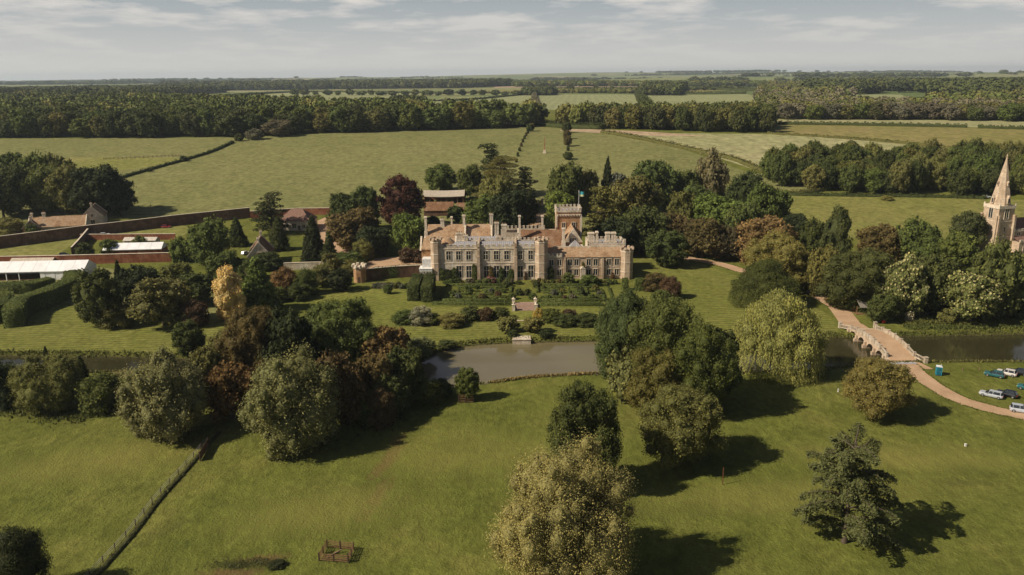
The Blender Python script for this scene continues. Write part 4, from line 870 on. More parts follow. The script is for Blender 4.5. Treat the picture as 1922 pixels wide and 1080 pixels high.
# ---------------------------------------------------------------- building materials
def stone_mat(name,a,b,c,brick=.55,sc=1.0,bump=.3,mort=.8):
    m=MT(name,.9,.15); p=m.pos()
    f=m.noise(p,.35,5,.6); g=m.noise(p,2.2,4,.7); v=m.noise(p,.9,4,.6,(1.5,1.5,.25))
    col=m.ramp(f,(.3,a),(.5,b),(.7,c)); col=m.mix(1,col,m.ramp(g,(.3,.82),(.7,1.15)),'MULTIPLY'); col=m.mix(1,col,m.ramp(v,(.35,.80),(.6,1.08)),'MULTIPLY')
    # courses of blocks
    gx=m.n('ShaderNodeSeparateXYZ'); m.l(p,gx.inputs[0]); ax=m.n('ShaderNodeMath',operation='ADD'); m.l(gx.outputs['X'],ax.inputs[0]); m.l(gx.outputs['Y'],ax.inputs[1]); cb=m.n('ShaderNodeCombineXYZ'); m.l(ax.outputs[0],cb.inputs[0]); m.l(gx.outputs['Z'],cb.inputs[1])
    bt=m.n('ShaderNodeTexBrick'); bt.inputs['Color1'].default_value=(1,1,1,1); bt.inputs['Color2'].default_value=(.78,.78,.80,1); bt.inputs['Mortar'].default_value=(mort,mort,mort,1); bt.inputs['Scale'].default_value=sc; bt.inputs['Mortar Size'].default_value=.02; bt.inputs['Brick Width'].default_value=brick*1.6; bt.inputs['Row Height'].default_value=brick*.55
    m.l(cb.outputs[0],bt.inputs['Vector']); col=m.mix(1,col,bt.outputs[0],'MULTIPLY'); m.base(col); m.bump(g,bump,.05); return m.m
STONE=stone_mat('limestone_wall',c4(.46,.37,.265),c4(.62,.53,.40),c4(.72,.65,.53))
STONEW=stone_mat('pale_ashlar',c4(.40,.285,.185),c4(.52,.395,.275),c4(.58,.47,.35))
ORANGE=stone_mat('ironstone_wall',c4(.30,.155,.075),c4(.42,.24,.12),c4(.46,.30,.17))
SLATE=stone_mat('stone_slates',c4(.28,.165,.09),c4(.42,.27,.155),c4(.47,.345,.23),.35,1,.6,.62)
TILE=stone_mat('clay_tiles',c4(.18,.09,.048),c4(.26,.14,.075),c4(.32,.205,.125),.3,1,.6,.6)
REDB=stone_mat('red_brick',c4(.17,.055,.030),c4(.26,.095,.05),c4(.33,.16,.09),.25,1,.3,.85)
DKB=stone_mat('old_garden_brick',c4(.10,.058,.038),c4(.145,.082,.052),c4(.22,.15,.10),.25,1,.3,.85)
def lead_mat():
    m=MT('lead_roof',.6,.4); p=m.pos(); w_=m.n('ShaderNodeTexWave',bands_direction='X'); w_.inputs['Scale'].default_value=.45; w_.inputs['Distortion'].default_value=.3; m.l(p,w_.inputs['Vector'])
    col=m.mix(1,m.ramp(m.noise(p,.8,5),(.3,c4(.24,.23,.235)),(.7,c4(.36,.345,.35))),m.ramp(w_.outputs['Fac'],(.02,.65),(.12,1.0)),'MULTIPLY'); m.base(col); m.bump(w_.outputs['Fac'],.4,.1); return m.m
LEAD=lead_mat(); GLASS=plain('window_glass',(.028,.034,.040),.12,.6,.35,1.2); TRIM=plain('dressed_stone',(.60,.51,.39)); DOOR=plain('painted_door',(.10,.06,.04)); DARKW=plain('dark_timber',(.07,.045,.03)); WOODL=plain('weathered_timber',(.19,.125,.075),scale=6)
WHITE=plain('white_canvas',(.76,.76,.755),.6,.3,.10,.35); WPAINT=plain('white_paint',(.66,.64,.60),.6); METAL=plain('grey_metal',(.35,.35,.36),.4,.5)
def crenel(mb,x0,y0,x1,y1,z,h=1.0,t=.45,mer=.8,gap=.7,low=.45):
    L=math.hypot(x1-x0,y1-y0); n=max(1,int(round((L+gap)/(mer+gap)))); mer=(L-gap*(n-1))/n; dx,dy=(x1-x0)/L,(y1-y0)/L; rot=math.atan2(dy,dx)
    cx,cy=(x0+x1)/2,(y0+y1)/2; mb.box(cx-L/2,cx+L/2,cy-t/2,cy+t/2,z,z+low,rot=rot)
    for k in range(n):
        s=k*(mer+gap)+mer/2; px,py=x0+dx*s,y0+dy*s; mb.box(px-mer/2,px+mer/2,py-t/2+.003,py+t/2-.003,z+low,z+h,rot=rot)
        mb.box(px-mer/2-.05,px+mer/2+.05,py-t/2-.05,py+t/2+.05,z+h,z+h+.12,rot=rot)
def window(parent,x,yf,z0,z1,w,cols=2,rows=2,name='window',rot=0,pale=False,arch=False):
    """stone surround, mullions and transoms standing proud of the wall; glass set behind"""
    f=MB(); t=.16; d=.16
    for a,b,c,e in ((-w/2-t,w/2+t,z1,z1+t*1.4),(-w/2-t-.06,w/2+t+.06,z0-t,z0),(-w/2-t,-w/2,z0,z1),(w/2,w/2+t,z0,z1)): f.box(a,b,-d,.02,c,e)
    for k in range(1,cols): q=-w/2+w*k/cols; f.box(q-.07,q+.07,-d+.03,-.035,z0,z1)
    for k in range(1,rows):
        q=z0+(z1-z0)*(k/rows if rows!=2 else .62); f.box(-w/2,w/2,-d+.05,-.035,q-.06,q+.06)
    f.box(-w/2-t-.1,w/2+t+.1,-d-.1,.0,z1+t*1.4,z1+t*1.4+.12)
    o=f.obj(name,[TRIM],parent); o.location=(x,yf,0); o.rotation_euler=(0,0,rot)
    g=MB(); g.box(-w/2,w/2,-.032,.01,z0,z1); p=g.obj('pane',[GLASS],o); 
    return o
def chimney(parent,x,y,z0,z1,w=1.0,d=1.0,n=1,mat=None,pots=True,name='chimney'):
    m=MB(); m.box(x-w/2-.12,x+w/2+.12,y-d/2-.12,y+d/2+.12,z0,z0+(z1-z0)*.30)
    k=w/n
    for i in range(n):
        c=x-w/2+k*(i+.5); m.box(c-k*.42,c+k*.42,y-d/2,y+d/2,z0+(z1-z0)*.30,z1-.55)
    m.box(x-w/2-.14,x+w/2+.14,y-d/2-.14,y+d/2+.14,z1-.55,z1-.25); m.box(x-w/2-.05,x+w/2+.05,y-d/2-.05,y+d/2+.05,z1-.25,z1)
    o=m.obj(name,[mat or STONE],parent)
    if pots:
        for i in range(n): p=MB(); p.ngon(x-w/2+k*(i+.5),y,.17,8,z1,z1+.55,.8); p.obj('chimney_pot',[TILE],o)
    return o
YF=W(1000,525)[1]           # plane of the house front
def hx(px,py=500,Y=None): return at(px,py,Y or YF)[0]
def hz_(py,Y,px=961): return at(px,py,Y)[1]
H=E('mansion',(4,YF+14,0),'large battlemented stone mansion with turrets, stone slate roofs and many chimneys behind the formal garden','country house')
H.location=(0,0,0)
xL,xT0,xM1,xW1=hx(826),hx(1004),hx(1028),hx(1166)
ZM=12.2; ZS=8.6; D1=13.0
b=MB(); b.box(xL,xT0+1,YF,YF+D1,0,ZM-.9); b.obj('front_wall',[STONE],H)
b=MB(); b.box(xL-.1,xT0,YF-.16,YF,ZM-1.0,ZM-.7); b.box(xL,xT0,YF-.1,YF,6.05,6.3); b.box(xL,xT0,YF-.22,YF,0,.7); b.obj('string_course',[TRIM],H)
b=MB(); crenel(b,xL,YF+.2,xT0,YF+.2,ZM-.9,1.35,.5,1.5,.75,.75); crenel(b,xL,YF+D1-.3,xT0,YF+D1-.3,ZM-.9,1.1,.45); b.obj('battlement',[STONE],H)
b=MB()
n=3
segs=[(xL+.5,hx(897)-.6),(hx(899)+.6,hx(967)-.6),(hx(969)+.6,xT0-.1)]
for a,c in segs: b.gable(a,c,YF+.8,YF+D1-.7,ZM-.75,ZM+.35)
b.obj('lead_roof',[LEAD],H)
for px in (898.5,968): b=MB(); x=hx(px); b.box(x-.5,x+.5,YF-1.1,YF+.1,0,8.6); b.box(x-.42,x+.42,YF-.7,YF+.1,8.6,ZM-.2); b.box(x-.45,x+.45,YF-.9,YF+.3,ZM-.2,ZM+1.1); b.box(x-.3,x+.3,YF+.2,YF+D1-.8,ZM-.7,ZM+.9); b.obj('buttress',[STONEW],H)
for px in (842.5,861,880,912,931.5,951,976.5,996):
    x=hx(px); window(H,x,YF,7.35,10.3,1.55,2,2)
for px in (861.5,880,913,932,951,976.5,996.5): window(H,hx(px),YF,.9,5.0,1.75,2,2,name='tall_window')
d=MB(); x=hx(986.5); d.box(x-.75,x+.75,YF-.35,YF-.02,0,3.1); d.gable(x-1.1,x+1.1,YF-.5,YF-.02,3.1,3.9,axis='y'); dd=d.obj('garden_door',[TRIM],H); d=MB(); d.box(x-.45,x+.45,YF-.38,YF-.35,0,2.3); d.obj('door_leaf',[DOOR],dd)
def turret(cx,cy,r,zt,name='turret',mat=STONE,n=8,pale=True):
    m=MB(); rot=math.pi/n; m.mat(0); m.ngon(cx,cy,r,n,0,zt-1.6,1,rot); m.mat(1); m.ngon(cx,cy,r+.14,n,zt-1.6,zt-1.35,1,rot)
    for z in (2.6,6.1,9.3):
        if z<zt-3: m.ngon(cx,cy,r+.1,n,z,z+.22,1,rot)
    m.mat(0); m.ngon(cx,cy,r+.02,n,zt-1.35,zt-.75,1,rot)
    for k in range(n):
        a=rot+2*math.pi*(k)/n; m.box(cx+r*math.cos(a)*.93-.42,cx+r*math.cos(a)*.93+.42,cy+r*math.sin(a)*.93-.42,cy+r*math.sin(a)*.93+.42,zt-.75,zt,rot=a)
    return m.obj(name,[mat,TRIM],H)
turret((hx(809)+hx(829))/2,YF+1.0,2.0,15.2,mat=STONEW); turret((hx(1003.5)+hx(1029))/2,YF+.6,2.35,15.0,mat=STONEW)
turret((hx(1164)+hx(1189))/2,YF+.8,2.25,11.4,mat=STONEW)
for px in (820,1016): 
    for z in (4.1,7.6): pass
# low east wing
b=MB(); b.box(xM1-.4,xW1+.6,YF+.5,YF+9.5,0,ZS-.8); b.obj('wing_wall',[STONEW],H)
b=MB(); b.box(xM1,xW1,YF+.36,YF+.5,ZS-1.0,ZS-.7); b.box(xM1,xW1,YF+.4,YF+.5,4.15,4.35); b.obj('string_course',[TRIM],H)
b=MB(); b.add([(xM1,YF+.2,ZS-.7),(xW1+.5,YF+.2,ZS-.7),(xW1+.5,YF+4.2,ZS+2.1),(xM1,YF+4.2,ZS+2.1),(xW1+.5,YF+9.4,ZS-.75),(xM1,YF+9.4,ZS-.75)],[(0,1,2,3),(3,2,4,5),(0,3,5),(1,4,2),(0,5,4,1)]); b.obj('wing_roof',[SLATE],H)
b=MB(); crenel(b,xM1,YF+.25,hx(1055),YF+.25,ZS-.7,1.3,.4,.7,.55,.6); b.box(xM1+2,xW1,YF+4.1,YF+4.5,ZS+1.9,ZS+2.4); b.obj('battlement',[STONE],H)
for px in (1035,1050,1070,1082,1105,1118,1143,1158):
    x=hx(px); window(H,x,YF+.5,4.9,7.0,1.45,2,1); window(H,x,YF+.5,1.35,3.4,1.45,2,1)
for px in (1060,1131): b=MB(); x=hx(px); b.box(x-.4,x+.4,YF-.35,YF+.55,0,7.4,.04); b.obj('wing_buttress',[STONEW],H)
b=MB(); x=hx(1094); b.box(x-.9,x+.9,YF-1.0,YF+.5,0,3.9); b.gable(x-1.0,x+1.0,YF-1.1,YF+.5,3.9,4.9,axis='y'); b.obj('wing_porch',[STONE],H)
# ranges round the courtyard
def rangeb(x0,x1,y0,y1,ze,zr,axis,wm,rm,gp=True,nm='range'):
    b=MB(); b.box(x0,x1,y0,y1,0,ze); b.obj(nm+'_wall',[wm],H)
    b=MB(); b.gable(x0-.1,x1+.1,y0-.35,y1+.35,ze,zr,axis=axis) if axis=='x' else b.gable(x0-.35,x1+.35,y0-.1,y1+.1,ze,zr,axis=axis); b.obj('pitched_roof',[rm],H)
    if gp:
        h=zr-ze
        if axis=='x':
            ym=(y0+y1)/2
            for x in (x0-.25,x1+.25):
                b=MB()
                b.add([(x-.3,y0-.5,ze-.3),(x-.3,y1+.5,ze-.3),(x-.3,ym,zr+.7),(x+.3,y0-.5,ze-.3),(x+.3,y1+.5,ze-.3),(x+.3,ym,zr+.7)],[(0,2,1),(3,4,5),(0,3,5,2),(1,2,5,4),(0,1,4,3)]); b.obj('gable_parapet',[TRIM],H)
        else:
            xm=(x0+x1)/2
            for y in (y0-.25,y1+.25):
                b=MB(); b.add([(x0-.5,y-.3,ze-.3),(x1+.5,y-.3,ze-.3),(xm,y-.3,zr+.7),(x0-.5,y+.3,ze-.3),(x1+.5,y+.3,ze-.3),(xm,y+.3,zr+.7)],[(0,1,2),(3,5,4),(0,2,5,3),(1,4,5,2),(0,3,4,1)]); b.obj('gable_parapet',[TRIM],H)
xa,xb=hx(797,450,YF+16),hx(872,450,YF+22)
rangeb(xa,hx(856,450,YF+12),YF+4.5,YF+12,10.2,13.6,'x',ORANGE,SLATE,True,'west_front')   # rounded roof bay
rangeb(xa,xb,YF+20,YF+29,11.4,15.6,'x',ORANGE,SLATE,True,'west_range')
rangeb(xb,hx(922,430,YF+30),YF+22,YF+31,11.2,15.2,'x',STONE,SLATE,True,'north_range')
b=MB(); n=10; xc=hx(840,450,YF+9)
b.ngon(xc,YF+6.5,5.4,16,10.1,13.9,.22); b.obj('conical_roof',[SLATE],H)
b=MB(); b.ngon(xc,YF+6.5,5.0,16,0,10.1); b.obj('bow_wall',[STONE],H)
rangeb(hx(974,460,YF+24),hx(1055,460,YF+24),YF+17,YF+30,7.2,13.4,'x',STONE,TILE,True,'great_hall')
b=MB(); crenel(b,hx(944,430,YF+34),YF+33,hx(1022,430,YF+34),YF+33,11.6,1.5,.5,.9,.7,.5); b.box(hx(940,430,YF+33),hx(1044,430,YF+33),YF+33.2,YF+34,0,11.6); b.box(hx(940),hx(1022),YF+33.5,YF+38,0,11.2); b.obj('north_battlement',[STONE],H)
b=MB(); b.box(hx(872),hx(942),YF+13,YF+22,0,10.6); b.box(hx(895),hx(975),YF+13,YF+17,0,11.0); b.obj('inner_block',[STONE],H)
b=MB(); b.gable(hx(872)+.2,hx(942)-.2,YF+13.3,YF+21.7,10.65,12.2); b.obj('lead_roof',[LEAD],H)
# flag tower
tx0,tx1=hx(1044,420,YF+33),hx(1090,420,YF+33); TY=YF+32; zt=hz_(392,TY,1067)
b=MB(); b.box(tx0,tx1,TY,TY+9.5,0,zt-1.4); b.obj('tower_wall',[ORANGE],H)
b=MB(); b.box(tx0-.2,tx1+.2,TY-.2,TY+9.7,zt-2.6,zt-2.2)
for a in ((tx0,TY,tx1,TY),(tx0,TY+9.5,tx1,TY+9.5),(tx0,TY,tx0,TY+9.5),(tx1,TY,tx1,TY+9.5)): crenel(b,*a,zt-1.4,1.5,.5,.85,.65,.7)
for k in range(9): x=tx0+(tx1-tx0)*(k+.5)/9; b.box(x-.2,x+.2,TY-.45,TY-.2,zt-2.9,zt-2.2)
b.obj('tower_battlement',[STONE],H)
b=MB(); 
for x in (tx0,tx1): b.box(x-.35,x+.35,TY-.35,TY+.5,0,zt-2.7)
b.obj('tower_quoins',[TRIM],H)
b=MB(); b.box(tx0+.4,tx1-.4,TY+.4,TY+9.1,zt-1.5,zt-1.2); b.obj('tower_roof',[LEAD],H)
for q in (.3,.7): window(H,tx0+(tx1-tx0)*q,TY,zt-7.5,zt-5.6,1.3,2,1)
b=MB(); fx=hx(1086,380,TY+3); b.bar((fx,TY+3,zt-1.2),(fx+.1,TY+3,zt+6.3),.16); b.ngon(fx+.1,TY+3,.14,8,zt+6.3,zt+6.55); fp=b.obj('flagpole',[WPAINT],H)
m=MT('flag_cloth',.8); sp=m.n('ShaderNodeSeparateXYZ'); m.l(m.pos(),sp.inputs[0]); mr=m.n('ShaderNodeMapRange'); mr.inputs[1].default_value=zt+4.9; mr.inputs[2].default_value=zt+5.0; m.l(sp.outputs['Z'],mr.inputs[0]); m.base(m.mix(mr.outputs[0],c4(.55,.55,.30),c4(.05,.30,.34)))
fl=MB(); pts=[]
for i in range(7):
    x=fx+.15+i*.33; y=TY+3+.14*math.sin(i*1.1); dz=-.03*i; pts.append((x,y,dz))
vs=[(x,y,zt+4.3+dz) for x,y,dz in pts]+[(x,y,zt+6.2+dz) for x,y,dz in pts]+[(x,y+.03,zt+4.3+dz) for x,y,dz in pts]+[(x,y+.03,zt+6.2+dz) for x,y,dz in pts]
fl.add(vs,[(i,i+1,i+8,i+7) for i in range(6)]+[(15+i,14+i,21+i,22+i) for i in range(6)]+[(6,20,27,13),(7+0,13,27,21)]); fl.obj('flag',[m.m],fp)
# gabled bay in front of the tower
gx0,gx1=hx(1060,450,YF+22),hx(1091,450,YF+22); b=MB(); b.box(gx0,gx1,YF+20,TY,0,9.6); b.obj('gabled_bay_wall',[ORANGE],H)
b=MB(); b.gable(gx0-.3,gx1+.3,YF+19.6,TY,9.6,14.2,axis='y'); b.obj('bay_roof',[SLATE],H)
b=MB(); xm=(gx0+gx1)/2; b.add([(gx0-.4,YF+19.4,9.3),(gx1+.4,YF+19.4,9.3),(xm,YF+19.4,14.7),(gx0-.4,YF+19.9,9.3),(gx1+.4,YF+19.9,9.3),(xm,YF+19.9,14.7)],[(0,1,2),(3,5,4),(0,2,5,3),(1,4,5,2),(0,3,4,1)]); b.obj('bay_gable',[STONE],H)
window(H,xm-.3,YF+19.4,9.0,10.9,2.3,4,1)
b=MB(); b.add([(xm-1.9,YF+14,8.6),(xm+2.6,YF+14,8.6),(xm+2.6,YF+17,8.6),(xm-1.9,YF+17,8.6),(xm+.3,YF+15.5,11)],[(0,1,4),(1,2,4),(2,3,4),(3,0,4),(0,3,2,1)]); b.obj('skylight_roof',[LEAD],H)
b=MB(); b.box(hx(1028),hx(1091),YF+9,YF+20,0,7.4); b.box(hx(1091),hx(1102),YF+9,YF+24,0,8.4); b.obj('inner_wall',[STONE],H); b=MB(); b.box(hx(1028)+.2,hx(1100),YF+9.6,YF+19.5,7.45,7.7); b.obj('flat_lead_roof',[LEAD],H)
# battlemented east block behind the wing
ex0,ex1=hx(1102,465,YF+12),hx(1171,465,YF+12); b=MB(); b.box(ex0,ex1,YF+10,YF+20,0,10.0); b.obj('east_block_wall',[STONE],H)
b=MB()
for a in ((ex0,YF+10.2,ex1,YF+10.2),(ex0,YF+19.8,ex1,YF+19.8),(ex0+.2,YF+10,ex0+.2,YF+20),(ex1-.2,YF+10,ex1-.2,YF+20)): crenel(b,*a,10.0,1.2,.4,.8,.6,.5)
b.box(ex1-.5,ex1+.3,YF+9.8,YF+10.6,9,12.2); b.obj('battlement',[STONE],H); b=MB(); b.box(ex0+.4,ex1-.4,YF+10.4,YF+19.6,10.02,10.25); b.obj('flat_lead_roof',[LEAD],H)
# chimneys (pixel x, top y, distance behind front, bottom z, width, flues)
for px,ty,dy,z0,wd,nf in [(798.5,406.5,21,11,1.0,1),(830,411,24,14.5,1.5,2),(847.5,406.5,27,14,.7,1),(870.5,403.5,24,11.5,1.1,1),(922,401.5,26,11.5,1.4,2),(932,417,20,10,1.7,2),(946,421,20,10,2.0,2),(975,404.5,20,9,.9,1),(1018,404.5,29,11.5,.9,1),(862,437,13,10.5,2.6,3),(937,443,14.5,10.8,1.8,2),(874,441,12.5,10.8,1.6,2),(1058,428,18,8,1.2,1)]:
    y=YF+dy; x,zt2=at(px,ty,y); chimney(H,x,y,z0,zt2,wd,.95,nf,STONE if nf>1 else TRIM,pots=wd>1.3)
for px,ty,wd,nf in [(1109,436,2.3,3),(1120,434,.9,1),(1140.5,435.5,1.7,2),(1151,435.5,1.7,2)]:
    x,zt2=at(px,ty,YF+14); chimney(H,x,YF+13.5,10,zt2,wd,1.3,nf,TRIM,pots=False)
# west porch / conservatory
px0,px1=hx(790,515),hx(811,515); b=MB()
for q in range(5):
    x=px0+(px1-px0)*q/4; b.ngon(x,YF-1.2,.2,8,0,3.6)
for q in range(3): b.ngon(px0,YF-1.2+q*1.7,.2,8,0,3.6)
b.box(px0-.3,px1+.2,YF-1.5,YF+3.4,3.6,4.4); b.box(px0-.45,px1+.3,YF-1.65,YF+3.5,4.4,4.6); b.box(px1-3.4,px1,YF+.2,YF+4.5,4.6,7.6); b.obj('west_porch',[WPAINT],H)
b=MB(); b.box(px0+.5,px1-.2,YF+.6,YF+3.2,0,3.6); b.obj('porch_wall',[STONE],H)
# climbers on the walls: parts of their own (plants grow on, top-level things)
def climber(px,z1,wd,c,lab,z0=0,yo=-.35):
    x=hx(px); e=place_tree('bush',x,YF+yo,z1,wd,c,lab,cat='climbing plant',wpx=20,name='climbing_plant'); e.location=(x,YF+yo,z0-.1); e.scale=(wd,1.3,z1-z0); e.rotation_euler=(0,0,0); return e
for px,z1,wd,c,l in [(829,4.8,3.2,'green','dark climber at the foot of the left front turret'),(842,4.5,3.8,'black','dark wide climber under the leftmost upper window of the mansion'),(853,5,3,'dark','dark climber between the left windows of the mansion'),(890.5,6.4,2.2,'green','green climber left of the left buttress of the mansion'),(921.5,5.6,2.2,'brown','brownish climber between the ground windows right of the left buttress'),(941.5,5,2.4,'dark','dark climber in the middle of the mansion front'),(959,4.4,2.4,'green','green climber left of the right buttress of the mansion'),(986.5,3.4,1.4,'maroon','small reddish climber over the garden door'),(1034,5.4,2.6,'black','dark climber in the corner beside the middle turret'),(1095,6.9,1.8,'olive','tall thin climber over the wing porch'),(1150,2.8,1.7,'rust','russet climber at the right end of the wing')]:
    climber(px,z1,wd,c,l)
# ---------------------------------------------------------------- formal garden
def gxy(px,py): return W(px,py)[:2]
def boxhedge(pts,wd,h,c,lab,leaf=.32,dens=.8,name='clipped_hedge',cat='hedge',group=None):
    return hedge(name,pts,wd,h,c,lab,leaf=leaf,dens=dens,cat=cat,group=group,world=True,box=True,pix_per=1 if len(pts)==2 else 4)
def line(px0,py0,px1,py1): return [gxy(px0,py0),gxy(px1,py1)]
BG='low box hedges of the parterre'; BL='low clipped box hedge of the parterre in front of the mansion'
segs=[(830,566,960,566),(1010,566,1142,566),(838,537,962,537),(1010,537,1140,537),
 (850,548,900,548),(850,560,900,560),(852,548,846,561),(905,546,955,546),(905,559,955,559),(930,540,930,563),
 (1015,546,1060,546),(1015,559,1060,559),(1068,546,1068,561),(1075,548,1120,548),(1075,560,1125,560),(1128,545,1134,562),
 (870,543,875,553),(888,556,892,564),(915,550,945,550),(1030,552,1050,552),(1085,554,1112,554),(1100,541,1100,552),(960,540,958,550),(1008,540,1009,550),(835,541,829,562),(1142,541,1149,562),(860,541,900,541),(905,541,950,541),(1015,541,1060,541),(1068,541,1112,541),(848,554,880,554),(892,554,930,554),(1020,551,1058,551),(1075,553,1100,553),(1108,557,1130,557),(862,544,858,552),(912,547,908,558),(1050,547,1052,558),(1090,549,1093,559)]
for s in segs:
    h='low_box_hedge'; P=line(*s); boxhedge(P,.75 if s[1]!=s[3] else .95,.85 if s[1] in(566,537) else .6,'green',BL,.35,1,h,'hedge',BG)
balls=[(883,552,12,'dark'),(1092,553,13,'dark'),(961,560,17,'green'),(1000,560,17,'green'),(974,552,17,'dark'),(990,552,16,'dark'),(952,536,16,'dark'),(1007,537,16,'dark'),(860,558,14,'silver'),(905,560,16,'brown'),(875,541,9,'green'),(935,555,14,'maroon'),(1040,552,14,'silver'),(1030,561,12,'green'),(1075,560,14,'rosy'),(1110,561,16,'green'),(1055,548,12,'yell'),(1125,553,12,'silver'),(945,548,10,'green'),(922,548,12,'silver'),(895,540,11,'green'),(1060,560,10,'maroon'),(1020,541,10,'green'),(1085,543,12,'green'),(1118,543,14,'olive'),(846,552,9,'green')]
for i,(px,by,wp,c) in enumerate(balls):
    tree('column' if i<2 else 'bush',px,by+2,by-wp*(1.25 if i<2 else .7),wp,c,'rounded or tufted shrub planted in a bed of the parterre' if i>1 else ['dark clipped yew cone on the left half of the parterre','dark clipped yew cone on the right half of the parterre'][i],cat='shrub',group='shrubs in the parterre beds' if i>1 else None,name='parterre_shrub')
bord=[]
rb=random.Random(9)
for k in range(34):
    px=838+k*9.6+rb.uniform(-3,3)
    if 978<px<996: continue
    tree('bush',px,533+rb.uniform(-2,2),533-rb.uniform(7,13),rb.uniform(10,17),rb.choice(['green','olive','silver','brown','rosy','yell','dark','green']),'loose border shrub at the foot of the mansion wall',group='border shrubs along the mansion front',name='border_shrub')
tree('bush',920,532,518,24,'pink','pink flowering bush at the foot of the mansion front'); tree('bush',1106,536,514,38,'green','large round green bush before the low wing'); tree('bush',1066,534,510,26,'green','green bush against the wing right of the middle turret')
for k in range(15):
    px=702+k*6.6; tree('bush',px,541+rb.uniform(-1.5,1.5),541-rb.uniform(9,15),rb.uniform(9,15),rb.choice(['silver','green','silver','olive']),'pale border shrub below the ivy covered wall left of the mansion',group='pale border shrubs left of the mansion',name='border_shrub')
# big clipped hedges left, right
def blockhedge(pxs,wd,h,lab,c='dark'): return boxhedge([gxy(*p) for p in pxs],wd,h,c,lab,.4,.9,'yew_hedge')
blockhedge([(775,566),(786,540)],3.6,5,'left one of two tall clipped yew blocks beside the parterre'); blockhedge([(801,568),(808,540)],3.6,5,'right one of two tall clipped yew blocks beside the parterre')
blockhedge([(1168,545),(1178,545)],2.4,4,'left one of two small clipped hedges at the right end of the parterre','green'); blockhedge([(1192,545),(1206,545)],2.4,4,'right one of two small clipped hedges at the right end of the parterre','green')
# terrace bank, steps, piers
a=gxy(700,574); b_=gxy(1135,576)
boxhedge([gxy(812,572),gxy(962,573)],1.3,.9,'green','long low hedge along the terrace edge left of the garden steps'); boxhedge([gxy(1008,573),gxy(1132,574)],1.3,.9,'green','long low hedge along the terrace edge right of the garden steps')
sx0,sy0=gxy(967,584); sx1,_=gxy(1003,584); st=E('garden_steps',(0,0,0),'broad brown stone steps between two piers below the parterre','steps'); b=MB()
for k in range(6): b.box(sx0,sx1,sy0+k*1.0,sy0+7,.035+k*.13,.035+(k+1)*.13)
b.obj('flight',[plain('worn_step_stone',(.30,.20,.15))],st)
for x in (sx0-.5,sx1+.5):
    for y in (sy0,sy0+6.5):
        b=MB(); b.box(x-.45,x+.45,y-.45,y+.45,0,1.9); b.box(x-.55,x+.55,y-.55,y+.55,1.9,2.1); b.ngon(x,y,.3,8,2.1,2.6,.5); b.obj('pier',[TRIM],st)
    b=MB(); b.box(x-.2,x+.2,sy0+.5,sy0+6,0,1.1); b.obj('side_wall',[STONE],st)
drape('garden_path',[(964,591),(1006,591),(1006,599),(964,599)],LAWN2,.05)
ribbon('border_path',[gxy(952,602),gxy(1020,602)],.9,PATH,.05,True,1)
# stone landing at the pond
lx0,ly=gxy(962,637); lx1,_=gxy(996,637); b=MB(); b.box(lx0,lx1,ly-1.5,ly+2.2,-1.8,.25); b.box(lx0-.15,lx1+.15,ly-1.65,ly-1.2,.25,.42); o=b.obj('stone_landing',[STONE]); T(o,'small stone landing at the pond edge on the axis of the garden','landing')
# garden benches/fence above
# little castellated turret with wall
tx,ty_=gxy(676,529); tr=E('garden_turret',(tx,ty_,0),'little castellated stone turret at the garden wall corner','turret'); b=MB(); b.ngon(0,0,2.15,8,0,5.1,1,math.pi/8); b.obj('tower_wall',[ORANGE],tr)
b=MB(); b.ngon(0,0,2.35,8,5.1,5.5,1,math.pi/8)
for k in range(8): an=math.pi/8+k*math.pi/4; b.box(2.1*math.cos(an)-.5,2.1*math.cos(an)+.5,2.1*math.sin(an)-.4,2.1*math.sin(an)+.4,5.5,6.4,rot=an)
b.obj('battlement',[TRIM],tr); b=MB(); b.box(-.45,.45,-2.05,-1.9,.1,2.2); b.obj('doorway',[DOOR],tr)
def wall(name,pts,h,t,mat,lab,cap=True,capm=None,world=False):
    P=[np.array(p if world else gxy(*p)) for p in pts]; b=MB()
    for i in range(len(P)-1):
        p,q=P[i],P[i+1]; L=np.linalg.norm(q-p); n=max(1,int(L/12)); d=(q-p)/L; nn=np.array([-d[1],d[0]])*t/2; n2=nn*1.35
        for k in range(n):
            a_=p+(q-p)*k/n; c_=p+(q-p)*(k+1)/n; za,zb=float(gz0(*a_)),float(gz0(*c_))
            def slab(u,za0,za1,zb0,zb1,m):
                b.mat(m); b.add([(*(a_-u),za0),(*(c_-u),zb0),(*(c_+u),zb0),(*(a_+u),za0),(*(a_-u),za1),(*(c_-u),zb1),(*(c_+u),zb1),(*(a_+u),za1)],[(0,3,2,1),(4,5,6,7),(0,1,5,4),(1,2,6,5),(2,3,7,6),(3,0,4,7)])
            slab(nn,za-.3,za+h,zb-.3,zb+h,0)
            if cap: slab(n2,za+h,za+h+.16,zb+h,zb+h+.16,1)
    o=b.obj(name,[mat,capm or TRIM]); T(o,lab,'wall'); return o
wall('garden_wall',[(-170,490),(0,466),(150,446),(330,424),(470,409)],5.0,.6,DKB,'long tall dark brick wall rising across the left behind the cottages')
wall('garden_wall',[(470,410),(560,404),(668,403)],3.4,.5,REDB,'brick wall along the park edge behind the lodge')
wall('garden_wall',[(-170,500),(0,499),(110,497),(230,494),(340,491)],3.6,.5,REDB,'red brick wall behind the white marquee')
wall('garden_wall',[(152,451),(205,451),(330,450)],2.6,.45,REDB,'red brick wall behind the long white roof')
wall('garden_wall',[(168,443),(136,481)],3.6,.45,DKB,'short diagonal wall dividing the walled gardens')
wall('garden_wall',[(533,507),(600,505),(676,507)],2.6,.5,STONE,'low pale stone wall behind the garden shrubs left of the turret')
